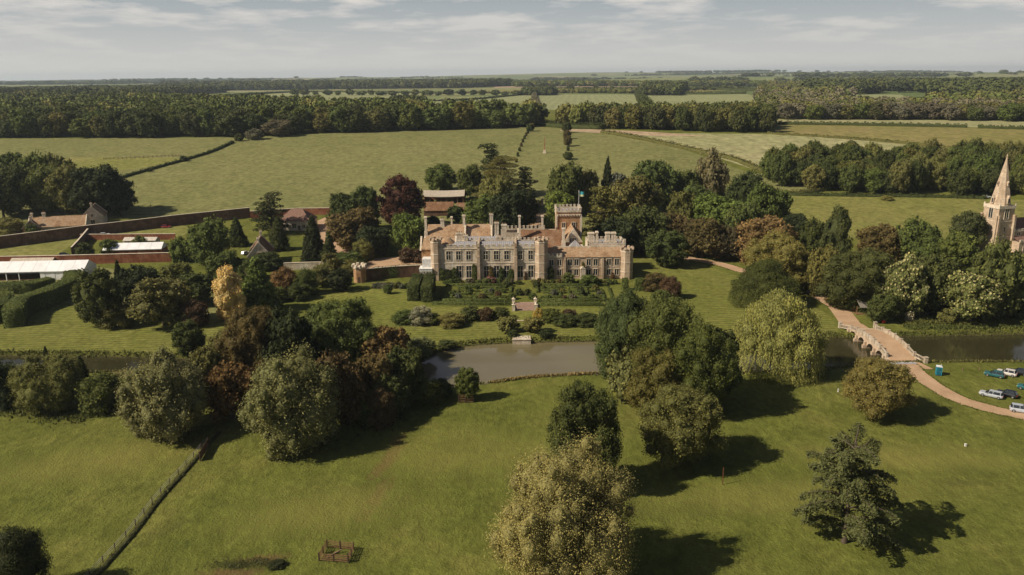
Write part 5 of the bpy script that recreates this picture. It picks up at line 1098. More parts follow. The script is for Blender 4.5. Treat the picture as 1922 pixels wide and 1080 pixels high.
wall('garden_wall',[(688,527),(740,522),(792,519)],4.2,.5,DKB,'ivy clad wall between the castellated turret and the mansion')
hedge('wall_ivy',[gxy(700,525),gxy(745,521),gxy(792,518)],1.7,4.3,'dark','dark ivy covering the wall left of the mansion',.4,1.0,'ivy',world=True,box=True)
wall('garden_wall',[(1200,470),(1230,471),(1290,478)],2.6,.5,STONE,'low wall under the trees right of the mansion')
wall('garden_wall',[(975,392),(1001,393)],2.2,.5,STONE,'low wall left of the avenue gate'); 
# avenue gate
g0x,g0y=gxy(1001,386); g1x,_=gxy(1018,386); gt=E('avenue_gate',(0,0,0),'ironstone gate piers with reddish gates closing the avenue','gate'); z=float(gz0(g0x,g0y))
for x in (g0x,g1x): 
    b=MB(); b.box(x-.5,x+.5,g0y-.5,g0y+.5,z-.2,z+3.4); b.box(x-.62,x+.62,g0y-.62,g0y+.62,z+3.4,z+3.6); b.ngon(x,g0y,.35,8,z+3.6,z+4.3,.4); b.obj('gate_pier',[STONE],gt)
b=MB(); 
for k in range(9): x=g0x+.6+(g1x-g0x-1.2)*k/8; b.box(x-.09,x+.09,g0y-.05,g0y+.05,z+.1,z+2.3)
b.box(g0x+.5,g1x-.5,g0y-.07,g0y+.07,z+.3,z+1.2); b.box(g0x+.5,g1x-.5,g0y-.07,g0y+.07,z+2.0,z+2.2); b.obj('gate_leaf',[plain('rusty_iron',(.30,.13,.08))],gt)
# obelisk in the avenue
ox,oy,oz=W(1022,288); ob=E('obelisk',(ox,oy,oz),'slender stone obelisk standing in the middle of the tree avenue','monument'); b=MB(); b.box(-1.1,1.1,-1.1,1.1,-.3,.6); b.box(-.8,.8,-.8,.8,.6,2.2); b.obj('plinth',[TRIM],ob); b=MB(); b.box(-.5,.5,-.5,.5,2.2,10.5,.28); b.ngon(0,0,.22,4,10.5,11.2,.05,math.pi/4); b.obj('shaft',[ORANGE],ob)
# ---------------------------------------------------------------- outbuildings
def house(name,x,y,L,Wd,ze,zr,rot,wm,rm,lab,cat='house',hip=0,chim=(),wins=(),cap=True,door=None,axis='x'):
    z=float(gz0(x,y)); e=E(name,(x,y,z),lab,cat,rz=rot); b=MB(); b.box(-L/2,L/2,-Wd/2,Wd/2,-.6,ze)
    if not hip: 
        for s in (-1,1): b.add([(s*L/2,-Wd/2,ze),(s*L/2,Wd/2,ze),(s*L/2,0,zr-.1),(s*(L/2-.3),-Wd/2,ze),(s*(L/2-.3),Wd/2,ze),(s*(L/2-.3),0,zr-.1)],[(0,1,2) if s>0 else (0,2,1),(3,5,4) if s>0 else (3,4,5),(0,2,5,3),(1,4,5,2)])
    b.obj('wall',[wm],e)
    b=MB(); ov=.4; hx_=L/2-(0 if not hip else -ov)
    if hip: b.gable(-L/2-ov,L/2+ov,-Wd/2-ov,Wd/2+ov,ze-.1,zr,hip=hip)
    else:
        t=.18; s=(zr-ze)/(Wd/2)
        for sg in (-1,1):
            y0=sg*(Wd/2+ov); zz=ze-ov*s; a=L/2+.05
            b.add([(-a,y0,zz),(a,y0,zz),(a,0,zr),(-a,0,zr),(-a,y0,zz+t),(a,y0,zz+t),(a,0,zr+t),(-a,0,zr+t)],[(0,3,2,1),(4,5,6,7),(0,1,5,4),(1,2,6,5),(2,3,7,6),(3,0,4,7)])
    r=b.obj('roof',[rm],e)
    if cap and not hip:
        for s_ in (-1,1):
            b=MB()
            for sg in (-1,1): b.bar((s_*(L/2+.05),sg*(Wd/2+.3),ze),(s_*(L/2+.05),0,zr+.35),.4,.35)
            b.obj('gable_coping',[TRIM],e)
    for cx,w_ in chim: chimney(e,cx,0,zr-1.2,zr+2.0,w_,.8,1 if w_<1.1 else 2,TRIM,True)
    for wx,z0,z1,w_,sd_ in wins:
        if sd_=='f': window(e,wx,-Wd/2,z0,z1,w_,2,1)
        elif sd_=='l': window(e,-L/2,wx,z0,z1,w_,2,1,rot=-math.pi/2)
        else: window(e,L/2,wx,z0,z1,w_,2,1,rot=math.pi/2)
    if door is not None: b=MB(); b.box(door-.5,door+.5,-Wd/2-.06,-Wd/2+.02,0,2.1); b.obj('door',[DOOR],e)
    return e
x,y=gxy(114,438); house('cottage',x-1,y+2,24,7.5,3.6,7.4,R(12),STONE,SLATE,'long low stone cottage with dormer chimneys behind the tall garden wall','cottage',chim=((-11,1),(-6,1.4)),wins=((-9,1,2.2,1.2,'f'),(-3,1,2.2,1.2,'f'),(3,1,2.2,1.2,'f'),(8,1,2.2,1.2,'f'),(0,1,2.2,1.4,'l')),door=0)
x,y=gxy(62,441); house('cottage_wing',x,y+1,8,7,3.4,6.8,R(-70),ORANGE,TILE,'gabled end of the cottage row with reddish roof behind the garden wall','cottage',chim=((2.5,1),),wins=((0,1,2.3,1.4,'f'),))
x,y=gxy(166,424); house('barn',x+2,y+3,12,9,4.6,9.0,R(-72),STONE,SLATE,'tall stone barn with orange brown roof right of the long cottage','barn',chim=((4.8,.8),),wins=((0,1,3,1.6,'r'),(0,4.6,5.8,1.0,'r'),(0,1.2,2.4,1.2,'f')))
x,y=gxy(556,432); house('lodge',x,y+4,15,11,4.2,9.0,R(-4),STONE,plain('purple_slates',(.20,.115,.085)),'lodge with brown pyramid roof beside the dark ragged pine','lodge',hip=5.2,wins=((-5,1,2.6,1.3,'f'),(0,1,3,1.8,'f'),(4.5,1,2.6,1.3,'f')),door=2.3)
x,y=gxy(498,496); house('gabled_cottage',x-2,y+2,15,8.5,4.2,9.4,R(103),STONE,TILE,'steep gabled stone cottage half hidden by trees left of the dark conifers','cottage',chim=((-6.8,1.2),(6.9,1)),wins=((0,1,2.4,1.4,'l'),(0,4.4,5.6,1.0,'l')))
x,y=gxy(627,422); house('gate_lodge',x,y,3.2,3.2,4.6,5.6,0,STONEW,TRIM,'small square stone gate pavilion at the park wall by the yard','pavilion',hip=1.5,cap=False)
# curved pale roof and stable range
bx0,by0=gxy(794,383); bx1,_=gxy(872,383); zb=float(gz0(bx0,by0)); cb=E('open_barn',((bx0+bx1)/2,by0,zb),'long open fronted barn with pale sagging roof behind the house','barn'); Lb=bx1-bx0; b=MB()
n=10
for k in range(n):
    xa_=-Lb/2+Lb*k/n; xc_=-Lb/2+Lb*(k+1)/n; sg=lambda t:-.35*math.sin(math.pi*(t+Lb/2)/Lb)
    b.add([(xa_,-1,3.9+sg(xa_)),(xc_,-1,3.9+sg(xc_)),(xc_,5,6.3+sg(xc_)),(xa_,5,6.3+sg(xa_)),(xa_,-1,4.15+sg(xa_)),(xc_,-1,4.15+sg(xc_)),(xc_,5,6.55+sg(xc_)),(xa_,5,6.55+sg(xa_)),(xa_,11,3.9),(xc_,11,3.9)],[(0,1,5,4),(4,5,6,7),(7,6,9,8),(0,3,2,1)])
b.obj('roof',[plain('pale_sheet_roof',(.40,.34,.27))],cb); b=MB(); b.box(-Lb/2+.3,Lb/2-.3,8,8.4,-.5,4.4); b.box(-Lb/2+.3,-Lb/2+.7,0,8,-.5,4.6); b.box(Lb/2-.7,Lb/2-.3,0,8,-.5,4.6); b.obj('back_wall',[REDB],cb)
for k in range(8): b=MB(); xx=-Lb/2+.8+(Lb-1.6)*k/7; b.box(xx-.14,xx+.14,-.3,0,-.5,3.8); b.obj('post',[WOODL],cb)
x,y=gxy(826,404); house('stable_range',x-.5,y+2,14.5,8,2.6,6.0,0,DKB,TILE,'red tiled stable range in front of the open barn','stable',cap=False)
x,y=gxy(866,404); house('small_stable',x+1,y+2,6.5,7,2.6,5.6,0,DKB,TILE,'small red tiled outbuilding right of the stable range','stable',cap=False)
# glasshouse with long white roof, marquee
def longtent(name,p0,p1,Wd,ze,zr,lab,open_to=0,side=None):
    p0=np.array(gxy(*p0)); p1=np.array(gxy(*p1)); L=np.linalg.norm(p1-p0); c=(p0+p1)/2; rot=math.atan2(p1[1]-p0[1],p1[0]-p0[0]); e=E(name,(c[0],c[1],0),lab,'marquee' if 'marq' in name else 'glasshouse',rz=rot)
    y0,y1=0,Wd; b=MB(); t=.08; ym=Wd/2; n=max(3,int(L/4.5))
    for k in range(n):
        a=-L/2+L*k/n; c_=-L/2+L*(k+1)/n-.06
        b.add([(a,y0-.3,ze),(c_,y0-.3,ze),(c_,ym,zr),(a,ym,zr),(a,y1+.3,ze),(c_,y1+.3,ze),(a,y0-.3,ze-t*3),(c_,y0-.3,ze-t*3)],[(0,1,2,3),(3,2,5,4),(6,7,1,0)])
    b.add([(-L/2,y0,ze),(-L/2,y1,ze),(-L/2,ym,zr)],[(0,2,1)]); b.add([(L/2,y0,ze),(L/2,y1,ze),(L/2,ym,zr)],[(0,1,2)]); b.box(-L/2,L/2,y0-.3,y1+.3,ze-.25,ze-.15); b.obj('roof',[WHITE],e)
    b=MB(); b.box(-L/2,L/2,y1-.1,y1,0,ze-.26); b.box(-L/2,-L/2+.1,y0,y1,0,ze-.26); b.box(L/2-.1,L/2,y0,y1,0,ze-.26); cx=-L/2+L*open_to; 
    kk=max(1,int((L/2-cx)/1.6))
    for k in range(kk): xx=cx+(L/2-cx)*k/kk; b.box(xx,xx+(L/2-cx)/kk-.05,y0-.02+.06*(k%2),y0+.06+.06*(k%2),0,ze-.26)
    b.obj('side_wall',[side or WHITE],e)
    np_=max(1,int(L*open_to/4.4))
    for k in range(np_): b=MB(); xx=-L/2+k*4.4+.3; b.box(xx-.12,xx+.12,y0-.1,y0+.14,0,ze-.26); b.obj('post',[WHITE],e)
    b=MB(); b.box(-L/2+.1,L/2-.1,y0+.2,y1-.2,0,.12); b.obj('floor',[WOODL],e)
    return e
longtent('marquee',(-60,529),(160,524),10,3.2,6.0,'long white marquee open along its front at the left edge',.62)
longtent('glasshouse',(194,481),(305,478),7,2.5,4.6,'long low building with a white roof in front of the red brick wall',0,REDB)
x,y=gxy(263,463); house('garden_shed',x,y+2,14,4,2.6,3.5,0,STONE,plain('pale_roofing',(.5,.45,.38)),'low shed with pale roof behind the long white roof','shed',cap=False)
x,y=gxy(65,501); house('garden_store',x,y,16,4,2.4,3.4,R(2),REDB,plain('pale_felt',(.45,.38,.30)),'low store with pale roof against the red wall behind the marquee','shed',cap=False)
# clipped beech hedges of the left garden
blockhedge([(28,615),(44,590),(95,572),(135,552),(140,535)],5.4,5.4,'tall thick winding clipped hedge ending in a square face on the left lawn','green'); blockhedge([(-60,612),(0,600),(10,570),(-40,560)],5,5,'tall clipped hedge cut by the left edge beside the square ended hedge','green'); blockhedge([(-60,560),(0,552),(60,548),(98,540)],5,3.6,'long clipped hedge in front of the white marquee','green')
# ---------------------------------------------------------------- church
cxw,cyw=W(1864,470)[:2]; ct=E('church',(cxw,cyw,0),'pale stone church with tall broach spire at the right edge','church',rz=R(14))
hs=3.75; _,ztp=at(1874,384,cyw); _,zap=at(1886.5,293,cyw); b=MB(); b.box(-hs-.5,hs+.5,-hs-.5,hs+.5,-.5,ztp*.33,.25); b.box(-hs-.1,hs+.1,-hs-.1,hs+.1,ztp*.33,ztp*.66,.05); b.box(-hs,hs,-hs,hs,ztp*.66,ztp-1.2); b.obj('tower_wall',[STONEW],ct)
b=MB(); b.box(-hs-.22,hs+.22,-hs-.22,hs+.22,ztp-1.2,ztp-.85)
b.prism([(-hs-.2,-hs-.2),(hs+.2,-hs-.2),(hs+.2,hs+.2),(-hs-.2,hs+.2)],ztp-.85,ztp)
for s in (-1,1):
    for t_ in (-1,1): b.ngon(s*(hs-.05),t_*(hs-.05),.45,4,ztp,ztp+.8,.3,math.pi/4)
b.obj('parapet',[TRIM],ct)
for z in (.33,.66): b=MB(); b.box(-hs-.2,hs+.2,-hs-.2,hs+.2,ztp*z,ztp*z+.3); b.obj('string_course',[TRIM],ct)
b=MB(); 
for s in (-1,1):
    for t_ in (-1,1):
        b.box(s*hs-.55,s*hs+.55,t_*(hs+.5)-.6,t_*(hs+.5)+.6,-.5,ztp*.8,.12); b.box(s*(hs+.5)-.6,s*(hs+.5)+.6,t_*hs-.55,t_*hs+.55,-.5,ztp*.795,.12)
b.obj('buttress',[STONEW],ct)
b=MB(); b.ngon(0,0,4.2,8,ztp-.9,zap,.02,math.pi/8); b.ngon(0,0,.25,8,zap,zap+.8,.3); b.obj('spire',[STONEW],ct)
for (s,rt) in ((0,0),(1,-math.pi/2)):
    o=window(ct,0 if s==0 else -hs-.01,-hs-.01 if s==0 else 0,ztp*.72,ztp*.93,1.9,2,1,name='belfry_window',rot=rt); window(ct,0 if s==0 else -hs-.05,-hs-.05 if s==0 else 0,ztp*.42,ztp*.55,.7,1,1,name='tower_window',rot=rt)
    for q,w_ in ((.06,1.1),(.42,.55)):
        zz=ztp+(zap-ztp)*q; rr=3.85*(1-q)*.97; b=MB(); b.box(-w_/2,w_/2,-rr-.5,-rr+1.5,zz-.4,zz+w_*1.5); b.gable(-w_/2-.1,w_/2+.1,-rr-.6,-rr+1.6,zz+w_*1.5,zz+w_*2.6,axis='y'); lc=b.obj('lucarne',[STONEW],ct); lc.rotation_euler=(0,0,rt)
        b=MB(); b.box(-w_*.28,w_*.28,-rr-.53,-rr-.5,zz,zz+w_*1.4); b.obj('lucarne_opening',[GLASS],lc)
b=MB(); b.box(hs,hs+22,-4.2,4.8,-.5,8.2); b.box(hs,hs+22,-8.2,-4.2,-.5,4.6); b.obj('nave_wall',[STONEW],ct); b=MB(); crenel(b,hs,-4.3,hs+22,-4.3,8.2,.9,.4,1.2,.8,.5); crenel(b,hs,-8.3,hs+22,-8.3,4.6,.8,.35,1.2,.8,.4); b.obj('nave_battlement',[TRIM],ct)
b=MB(); b.gable(hs-.05,hs+22,-3.9,4.6,8.3,12.8); b.add([(hs,-8.1,4.65),(hs+22,-8.1,4.65),(hs+22,-4.25,6.2),(hs,-4.25,6.2)],[(0,1,2,3)]); b.obj('nave_roof',[plain('purple_brown_roof',(.17,.10,.075))],ct)
for k in range(4): window(ct,hs+3+k*5,-8.2,1.2,3.6,1.8,3,1,name='aisle_window'); window(ct,hs+3+k*5,-4.2,6.6,7.8,1.6,2,1,name='clerestory_window')
# ---------------------------------------------------------------- bridge
br=E('stone_bridge',((BX0+BX1)/2,(BY0+BY1)/2,0),'pale stone bridge with balustrades and four arches carrying the drive over the river','bridge')
br.location=(0,0,0); L=BY1-BY0; BRST=stone_mat('weathered_bridge_stone',c4(.34,.27,.19),c4(.48,.40,.30),c4(.55,.48,.38))
def deckz(y): t=(y-BY0)/L; return .12+1.75*math.sin(math.pi*min(1,max(0,t)))**.8
b=MB(); nA=4; a0,a1=BY0+2.2,BY1-1.6; sp=(a1-a0)/nA; N_=120
def bot(y):
    if y<a0 or y>a1: return -1.9
    k=(y-a0)%sp; p=.42
    if k<p or k>sp-p: return -1.9
    u=(k-sp/2)/(sp/2-p); return -1.15+2.05*math.sqrt(max(0,1-u*u))
ysr=np.linspace(BY0,BY1,N_+1)
for i in range(N_):
    y0_,y1_=ysr[i],ysr[i+1]; t0,t1=deckz(y0_)-.02,deckz(y1_)-.02; z0_,z1_=min(bot(y0_),t0-.3),min(bot(y1_),t1-.3)
    vs=[(BX0,y0_,z0_),(BX1,y0_,z0_),(BX1,y1_,z1_),(BX0,y1_,z1_),(BX0,y0_,t0),(BX1,y0_,t0),(BX1,y1_,t1),(BX0,y1_,t1)]
    b.add(vs,[(0,3,2,1),(4,5,6,7),(1,2,6,5),(3,0,4,7)]+([(0,1,5,4)] if i==0 else [])+([(2,3,7,6)] if i==N_-1 else []))
b.obj('arched_body',[STONEW],br)
b=MB()
for k in range(nA+1):
    b=MB(); y_=a0+sp*k; b.box(BX0-.9,BX1+.9,y_-.42,y_+.42,-1.9,-.15); b.box(BX0-.55,BX1+.55,y_-.36,y_+.36,-.15,.75); b.obj('cutwater',[STONEW],br)
b=MB(); n=40
for i in range(n):
    y0_,y1_=BY0+L*i/n,BY0+L*(i+1)/n; b.add([(BX0+.5,y0_,deckz(y0_)+.05),(BX1-.5,y0_,deckz(y0_)+.05),(BX1-.5,y1_,deckz(y1_)+.05),(BX0+.5,y1_,deckz(y1_)+.05)],[(0,1,2,3)])
b.obj('roadway',[GRAV],br)
def balus(pa,pb):
    pa=np.array(pa,float); pb=np.array(pb,float); L_=np.linalg.norm(pb-pa); n=max(2,int(L_/.42)); b=MB(); b.bar((*pa[:2],pa[2]+.12),(*pb[:2],pb[2]+.12),.34,.24); solid=BY0+5<min(pa[1],pb[1]) and max(pa[1],pb[1])<BY1-5
    if solid: b.bar((*pa[:2],pa[2]+.58),(*pb[:2],pb[2]+.58),.16,.74); n=0
    b.bar((*pa[:2],pa[2]+1.02),(*pb[:2],pb[2]+1.02),.36,.16)
    for k in range(1,n):
        p=pa+(pb-pa)*k/n; b.ngon(p[0],p[1],.085,6,p[2]+.24,p[2]+.95,.8)
    b.obj('balustrade',[BRST],br)
def pier(p,h=1.18,w=.27): b=MB(); b.box(p[0]-w,p[0]+w,p[1]-w,p[1]+w,p[2]-.3,p[2]+h); b.box(p[0]-w-.07,p[0]+w+.07,p[1]-w-.07,p[1]+w+.07,p[2]+h,p[2]+h+.14); b.obj('pier',[BRST],br)
for x,sgn in ((BX0+.2,-1),(BX1-.2,1)):
    yy=np.linspace(BY0+1.5,BY1-2.5,7); P=[(x,y_,deckz(y_)) for y_ in yy]
    for i in range(6): balus(P[i],P[i+1])
    for p in P: pier(p)
    e1=(x+sgn*1.5,BY1+1.6,.12); balus(P[-1],e1); pier(e1,1.5,.4); e0=(x+sgn*1.4,BY0-1.6,.08)
    if sgn>0: balus(P[0],e0); pier(e0,1.4,.4)
drape('bridge_approach',[(BX0+.6,BY1-.6),(BX1-.6,BY1-.6),(BX1-.8,BY1+5),(BX0+1.0,BY1+5)],GRAV,.1,world=True); drape('meadow_bridge_approach',[(BX0+.3,BY0-6),(BX1+.9,BY0-6),(BX1-.5,BY0+.6),(BX0+.5,BY0+.6)],GRAV,.1,world=True)
x,y=onz(1692,683,0); b=MB(); b.box(x-3.4,x+3.6,y-.55,y+.55,.1,.22); 
for k in range(14): b.box(x-3.3+k*.5,x-3.3+k*.5+.22,y-.5,y+.5,.22,.26)
o=b.obj('cattle_grid',[METAL]); T(o,'grey metal cattle grid across the drive at the near end of the bridge','cattle grid')
# ---------------------------------------------------------------- cars
def car_mats():
    m=MT('car_paint',.28,.5); oi=m.n('ShaderNodeObjectInfo'); m.base(m.mix(1,oi.outputs['Color'],m.ramp(m.noise(m.pos(),1.5,2),(.3,.92),(.7,1.05)),'MULTIPLY')); m.b.inputs['Coat Weight'].default_value=.4; return m.m
PAINT=car_mats(); CGL=plain('car_glass',(.02,.025,.03),.08,.7,.1); TYRE=plain('tyre_rubber',(.02,.02,.02)); RIM=plain('alloy_rim',(.45,.45,.46),.35,.5,.1,2,.6); LIGHT=plain('headlight_lens',(.75,.75,.72),.15,.6,.05); RED=plain('tail_light',(.35,.02,.02),.2,.5,.05)
def loft(rings):
    n=len(rings[0]); V=[p for r in rings for p in r]; Fc=[]
    for i in range(len(rings)-1):
        for k in range(n): Fc.append((i*n+k,i*n+(k+1)%n,(i+1)*n+(k+1)%n,(i+1)*n+k))
    Fc.append(tuple(range(n))[::-1]); Fc.append(tuple((len(rings)-1)*n+k for k in range(n))); return V,Fc
def make_car(loc,rz,color,lab,kind='hatch',group='cars parked on the grass'):
    e=E('parked_car',(*loc,float(gz0(*loc))+.03),lab,'car',group,rz=rz); hl=2.15 if kind!='estate' else 2.35; hw=.88; tall={'hatch':1.48,'suv':1.66,'estate':1.5}[kind]
    def ring(z,x0,x1,w,r=.25): return [(x0+r,-w,z),(x1-r,-w,z),(x1,-w+r,z),(x1,w-r,z),(x1-r,w,z),(x0+r,w,z),(x0,w-r,z),(x0,-w+r,z)]
    V,Fc=loft([ring(.22,-hl+.1,hl-.1,hw-.08),ring(.45,-hl,hl,hw),ring(.72,-hl+.02,hl-.03,hw),ring(.90 if kind!='suv' else 1.0,-hl+.08,hl-.18,hw-.07)])
    b=MB(); b.add(V,Fc)
    bl=.90 if kind!='suv' else 1.0; rear=-hl+.12; front=hl-1.15
    rt=ring(tall,rear+.38 if kind=='hatch' else rear+.22,front-.75,hw-.26,.2)
    V,Fc=loft([[(x,y,z) for x,y,z in ring(tall-.035,rt[6][0]+.02,rt[2][0]-.02,hw-.24,.2)],rt]); b.add(V,Fc); bo=b.obj('body',[PAINT],e,bevel=.03); bo.color=(*color,1)
    b=MB(); V,Fc=loft([ring(bl-.02,rear+.02,front+.02,hw-.08,.2),ring(tall-.03,rear+.40 if kind=='hatch' else rear+.24,front-.74,hw-.25,.2)]); b.add(V,Fc); b.obj('window_glass',[CGL],e)
    b=MB()
    for s in (-1,1):
        for x in (-.35,rear+.45,.55): b.bar((x,s*(hw-.09),bl),(x-.03 if x<.5 else x-.25,s*(hw-.245),tall-.03),.09,.05)
    pl=b.obj('window_pillars',[PAINT],e); pl.color=(*color,1)
    for x in (-hl+.78,hl-.82):
        for s in (-1,1):
            w_=MB(); 
            for k in range(1): 
                V=[];n=16
                for yy,rr in ((-.1,.30),(-.07,.33),(.07,.33),(.1,.30)): V.append([(rr*math.cos(2*math.pi*i/n),yy,rr*math.sin(2*math.pi*i/n)) for i in range(n)])
                vv,ff=loft(V); w_.add(vv,ff)
            wh=w_.obj('wheel',[TYRE],e); wh.location=(x,s*(hw-.04),.33)
            r_=MB(); vv,ff=loft([[(.2*math.cos(2*math.pi*i/10),s*.08,.2*math.sin(2*math.pi*i/10)) for i in range(10)],[(.19*math.cos(2*math.pi*i/10),s*.115,.19*math.sin(2*math.pi*i/10)) for i in range(10)]]); r_.add(vv,ff); r_.obj('rim',[RIM],wh)
    for s in (-1,1):
        b=MB(); b.box(hl-.12,hl-.02,s*.6-.17,s*.6+.17,.60,.74); b.obj('headlight',[LIGHT],e); b=MB(); b.box(-hl-.015,-hl+.08,s*.66-.13,s*.66+.13,.66,.84); b.obj('tail_light',[RED],e)
        b=MB(); b.box(.62,.78,s*(hw+.08)-.09,s*(hw+.08)+.09,bl-.02,bl+.12); mo=b.obj('wing_mirror',[PAINT],e); mo.color=(*color,1)
    b=MB(); b.box(-hl-.012,-hl+.02,-.26,.26,.5,.61); b.obj('number_plate',[LIGHT],e)
    return e
G1='cars parked on the meadow by the bridge'
for (px,py,rz,c,k,l) in [(1866,707,R(142),(.025,.11,.12),'hatch','teal car, leftmost of the row nearest the river'),(1889,704,R(138),(.62,.58,.54),'hatch','white car between the teal car and the black car near the river'),(1911,703,R(142),(.012,.013,.015),'hatch','black car right of the white car in the row near the river'),(1860,745,R(140),(.42,.44,.47),'estate','silver car left of the black car in the second row'),(1889,744,R(135),(.012,.012,.014),'hatch','black car with open red detail right of the silver car in the second row'),(1916,774,R(-28),(.42,.45,.50),'suv','silver estate car driving on the drive at the right edge'),(1929,732,R(140),(.02,.12,.12),'hatch','teal car cut by the right edge of the view')]:
    l=l.replace(' with open red detail','').replace('driving on','standing on'); x,y=gxy(px,py); make_car((x,y),rz,c,l,k,G1)
G2='cars parked in the walled gardens'
for (px,py,rz,c,k,l) in [(190,447,R(35),(.55,.57,.60),'hatch','silver car, lowest of three parked by the dark wall'),(197,443,R(28),(.62,.64,.67),'hatch','white car, middle one of three parked by the dark wall'),(208,438,R(22),(.55,.58,.62),'hatch','pale car, farthest of three parked by the dark wall'),(312,428,R(5),(.30,.02,.02),'hatch','red car parked under the dark wall'),(122,482,R(8),(.01,.02,.02),'suv','dark car beside the diagonal wall in the walled garden'),(461,478,R(70),(.55,.5,.5),'hatch','pale car half hidden beside the gabled cottage'),(252,449,R(0),(.25,.3,.33),'hatch','grey blue car behind the red brick wall')]:
    x,y=gxy(px,py); make_car((x,y),rz,c,l,k,G2)
x,y=gxy(1851,372); make_car((x,y),R(5),(.6,.6,.58),'white car on the lane by the church spire','estate','cars on the lane')
# ---------------------------------------------------------------- portable toilet
x,y=gxy(1761,704); pt=E('portable_toilet',(x,y,0),'turquoise portable toilet with pale roof beside the drive','portable toilet',rz=R(-24)); TUR=plain('turquoise_plastic',(.02,.22,.30),.45,.4,.1)
b=MB(); b.box(-.62,.62,-.62,.62,.12,2.15,.03); 
for s in (-1,1):
    for t_ in (-1,1): b.box(s*.6-.06,s*.6+.06,t_*.6-.06,t_*.6+.06,.1,2.18)
for k in range(4): b.box(-.5+k*.28,-.4+k*.28,-.66,-.62,.3,2.0); b.box(-.67,-.62,-.5+k*.28,-.4+k*.28,.3,2.0)
b.obj('cabin',[TUR],pt); b=MB(); b.box(-.66,.66,-.66,.66,0,.12); b.obj('skid',[plain('dark_plastic',(.04,.04,.04))],pt)
b=MB(); b.box(-.68,.68,-.68,.68,2.15,2.25); b.gable(-.66,.66,-.66,.66,2.25,2.45,hip=.3); b.ngon(.4,.4,.06,8,2.3,2.65); b.obj('roof',[plain('pale_roof_plastic',(.5,.52,.52),.5)],pt)
b=MB(); b.box(-.42,.42,-.70,-.66,.2,1.95); do=b.obj('door',[plain('dark_turquoise',(.012,.10,.14),.45)],pt); b=MB(); b.box(.25,.36,-.73,-.70,1.0,1.12); b.obj('handle',[METAL],do)
# ---------------------------------------------------------------- wooden pens
def pen(name,pts,h,rails,lab,close=True,rail_h=.13,post=.16):
    P=[np.array(p,float) for p in pts]; c=sum(P)/len(P); e=E(name,(c[0],c[1],0),lab,'tree guard'); n=len(P)
    for p in P: b=MB(); q=p-c; b.box(q[0]-post/2,q[0]+post/2,q[1]-post/2,q[1]+post/2,-.2,h+.12); b.obj('post',[DARKW],e)
    for i in range(n if close else n-1):
        p,q=P[i]-c,P[(i+1)%n]-c; m_=(p+q)/2; b=MB(); b.box(m_[0]-post/2,m_[0]+post/2,m_[1]-post/2,m_[1]+post/2,-.2,h+.1); b.obj('post',[DARKW],e)
        b=MB(); 
        for k in range(rails): z=.25+(h-.3)*k/(rails-1); b.bar((*p,z),(*q,z),.06,rail_h)
        b.obj('rails',[WOODR],e)
    return e
WOODR=plain('rail_timber',(.20,.12,.06),.8,.1,.35,4)
A=[onz(599,1053,0),onz(654,1057,0),onz(664,1033,0),onz(614,1028,0)]
pen('timber_pen',A,1.25,4,'low square timber tree guard standing empty at the bottom of the meadow')
b=MB(); c=sum(np.array(p) for p in A)/4; 
for k in range(4): b.bar((c[0]-1.3+k*.35,c[1]-.6+k*.3,.1),(c[0]-.2+k*.3,c[1]+.5+k*.1,.25+.1*k),.12)
T(b.obj('fallen_rails',[WOODL]),'broken grey rails lying inside the empty timber tree guard','timber')
A=[onz(861,757,0),onz(880,757,0),onz(896,748,0),onz(866,747,0)]
pen('timber_tree_guard',[A[0],onz(888,756,0),onz(892,747,0),A[3]],1.9,5,'square timber guard round the small tree by the pond')
# saplings, fence, ditch, gate
def post(px,py,h,lab,name='marker_post',mat=None,w_=.1,cat='post'):
    x,y=gxy(px,py); b=MB(); b.box(x-w_,x+w_,y-w_,y+w_,-.1,h,.01); b.box(x-w_-.02,x+w_+.02,y-w_-.02,y+w_+.02,h,h+.06); T(b.obj(name,[mat or WPAINT]),lab,cat)
post(1812,838,.5,'small white marker post alone in the right meadow',w_=.16); post(1573,736,.7,'small white post in the meadow left of the golden brown tree'); post(1356,910,3.2,'thin rusty stake at the tip of the dark tree shadow',name='iron_stake',mat=plain('rust',(.16,.06,.03)),w_=.06,cat='stake')
post(1806,697,.8,'left one of two pale posts on the grass left of the parked cars',w_=.07,mat=WOODL); post(1838,696,.8,'right one of two pale posts on the grass left of the parked cars',w_=.07,mat=WOODL)
dl=[(150,1110),(190,1070),(250,1003),(300,938),(345,888),(378,850),(398,828),(412,812)]
dp=[gxy(*p) for p in dl]; ribbon('ditch_line',dp,.8,plain('ditch_mud',(.045,.034,.018)),.03,True)
hedge('rough_grass',dp,.9,.3,(.10,.10,.035),'rough dark weeds growing along the fence line across the left meadow',.28,.35,'weeds',world=True)['kind']='stuff'
fn=E('wire_fence',(0,0,0),'post and wire fence running diagonally across the left meadow','fence'); C=spline(dp,12); seg=np.linalg.norm(np.diff(C,axis=0),axis=1); cum=np.concatenate([[0],np.cumsum(seg)]); off=.7
pts_=[]
for s in np.arange(0,cum[-1]-3,3.4):
    x=np.interp(s,cum,C[:,0])-off; y=np.interp(s,cum,C[:,1]); pts_.append((x,y)); b=MB(); b.box(x-.06,x+.06,y-.06,y+.06,-.1,1.15); b.obj('post',[DARKW],fn)
b=MB()
for i in range(len(pts_)-1):
    for z in (.4,.75,1.05): b.bar((*pts_[i],z),(*pts_[i+1],z),.025)
b.obj('wires',[METAL],fn)
ga,gb=onz(376,866,0),onz(392,838,0); gg=E('field_gate',(ga[0],ga[1],0),'dark boarded gate panel on the fence line below the pale willows','gate'); q=np.array(gb)-np.array(ga); b=MB()
for k in range(7): b.bar((0,0,.2+k*.24),(q[0],q[1],.2+k*.24),.06,.2)
b.obj('boards',[DARKW],gg)
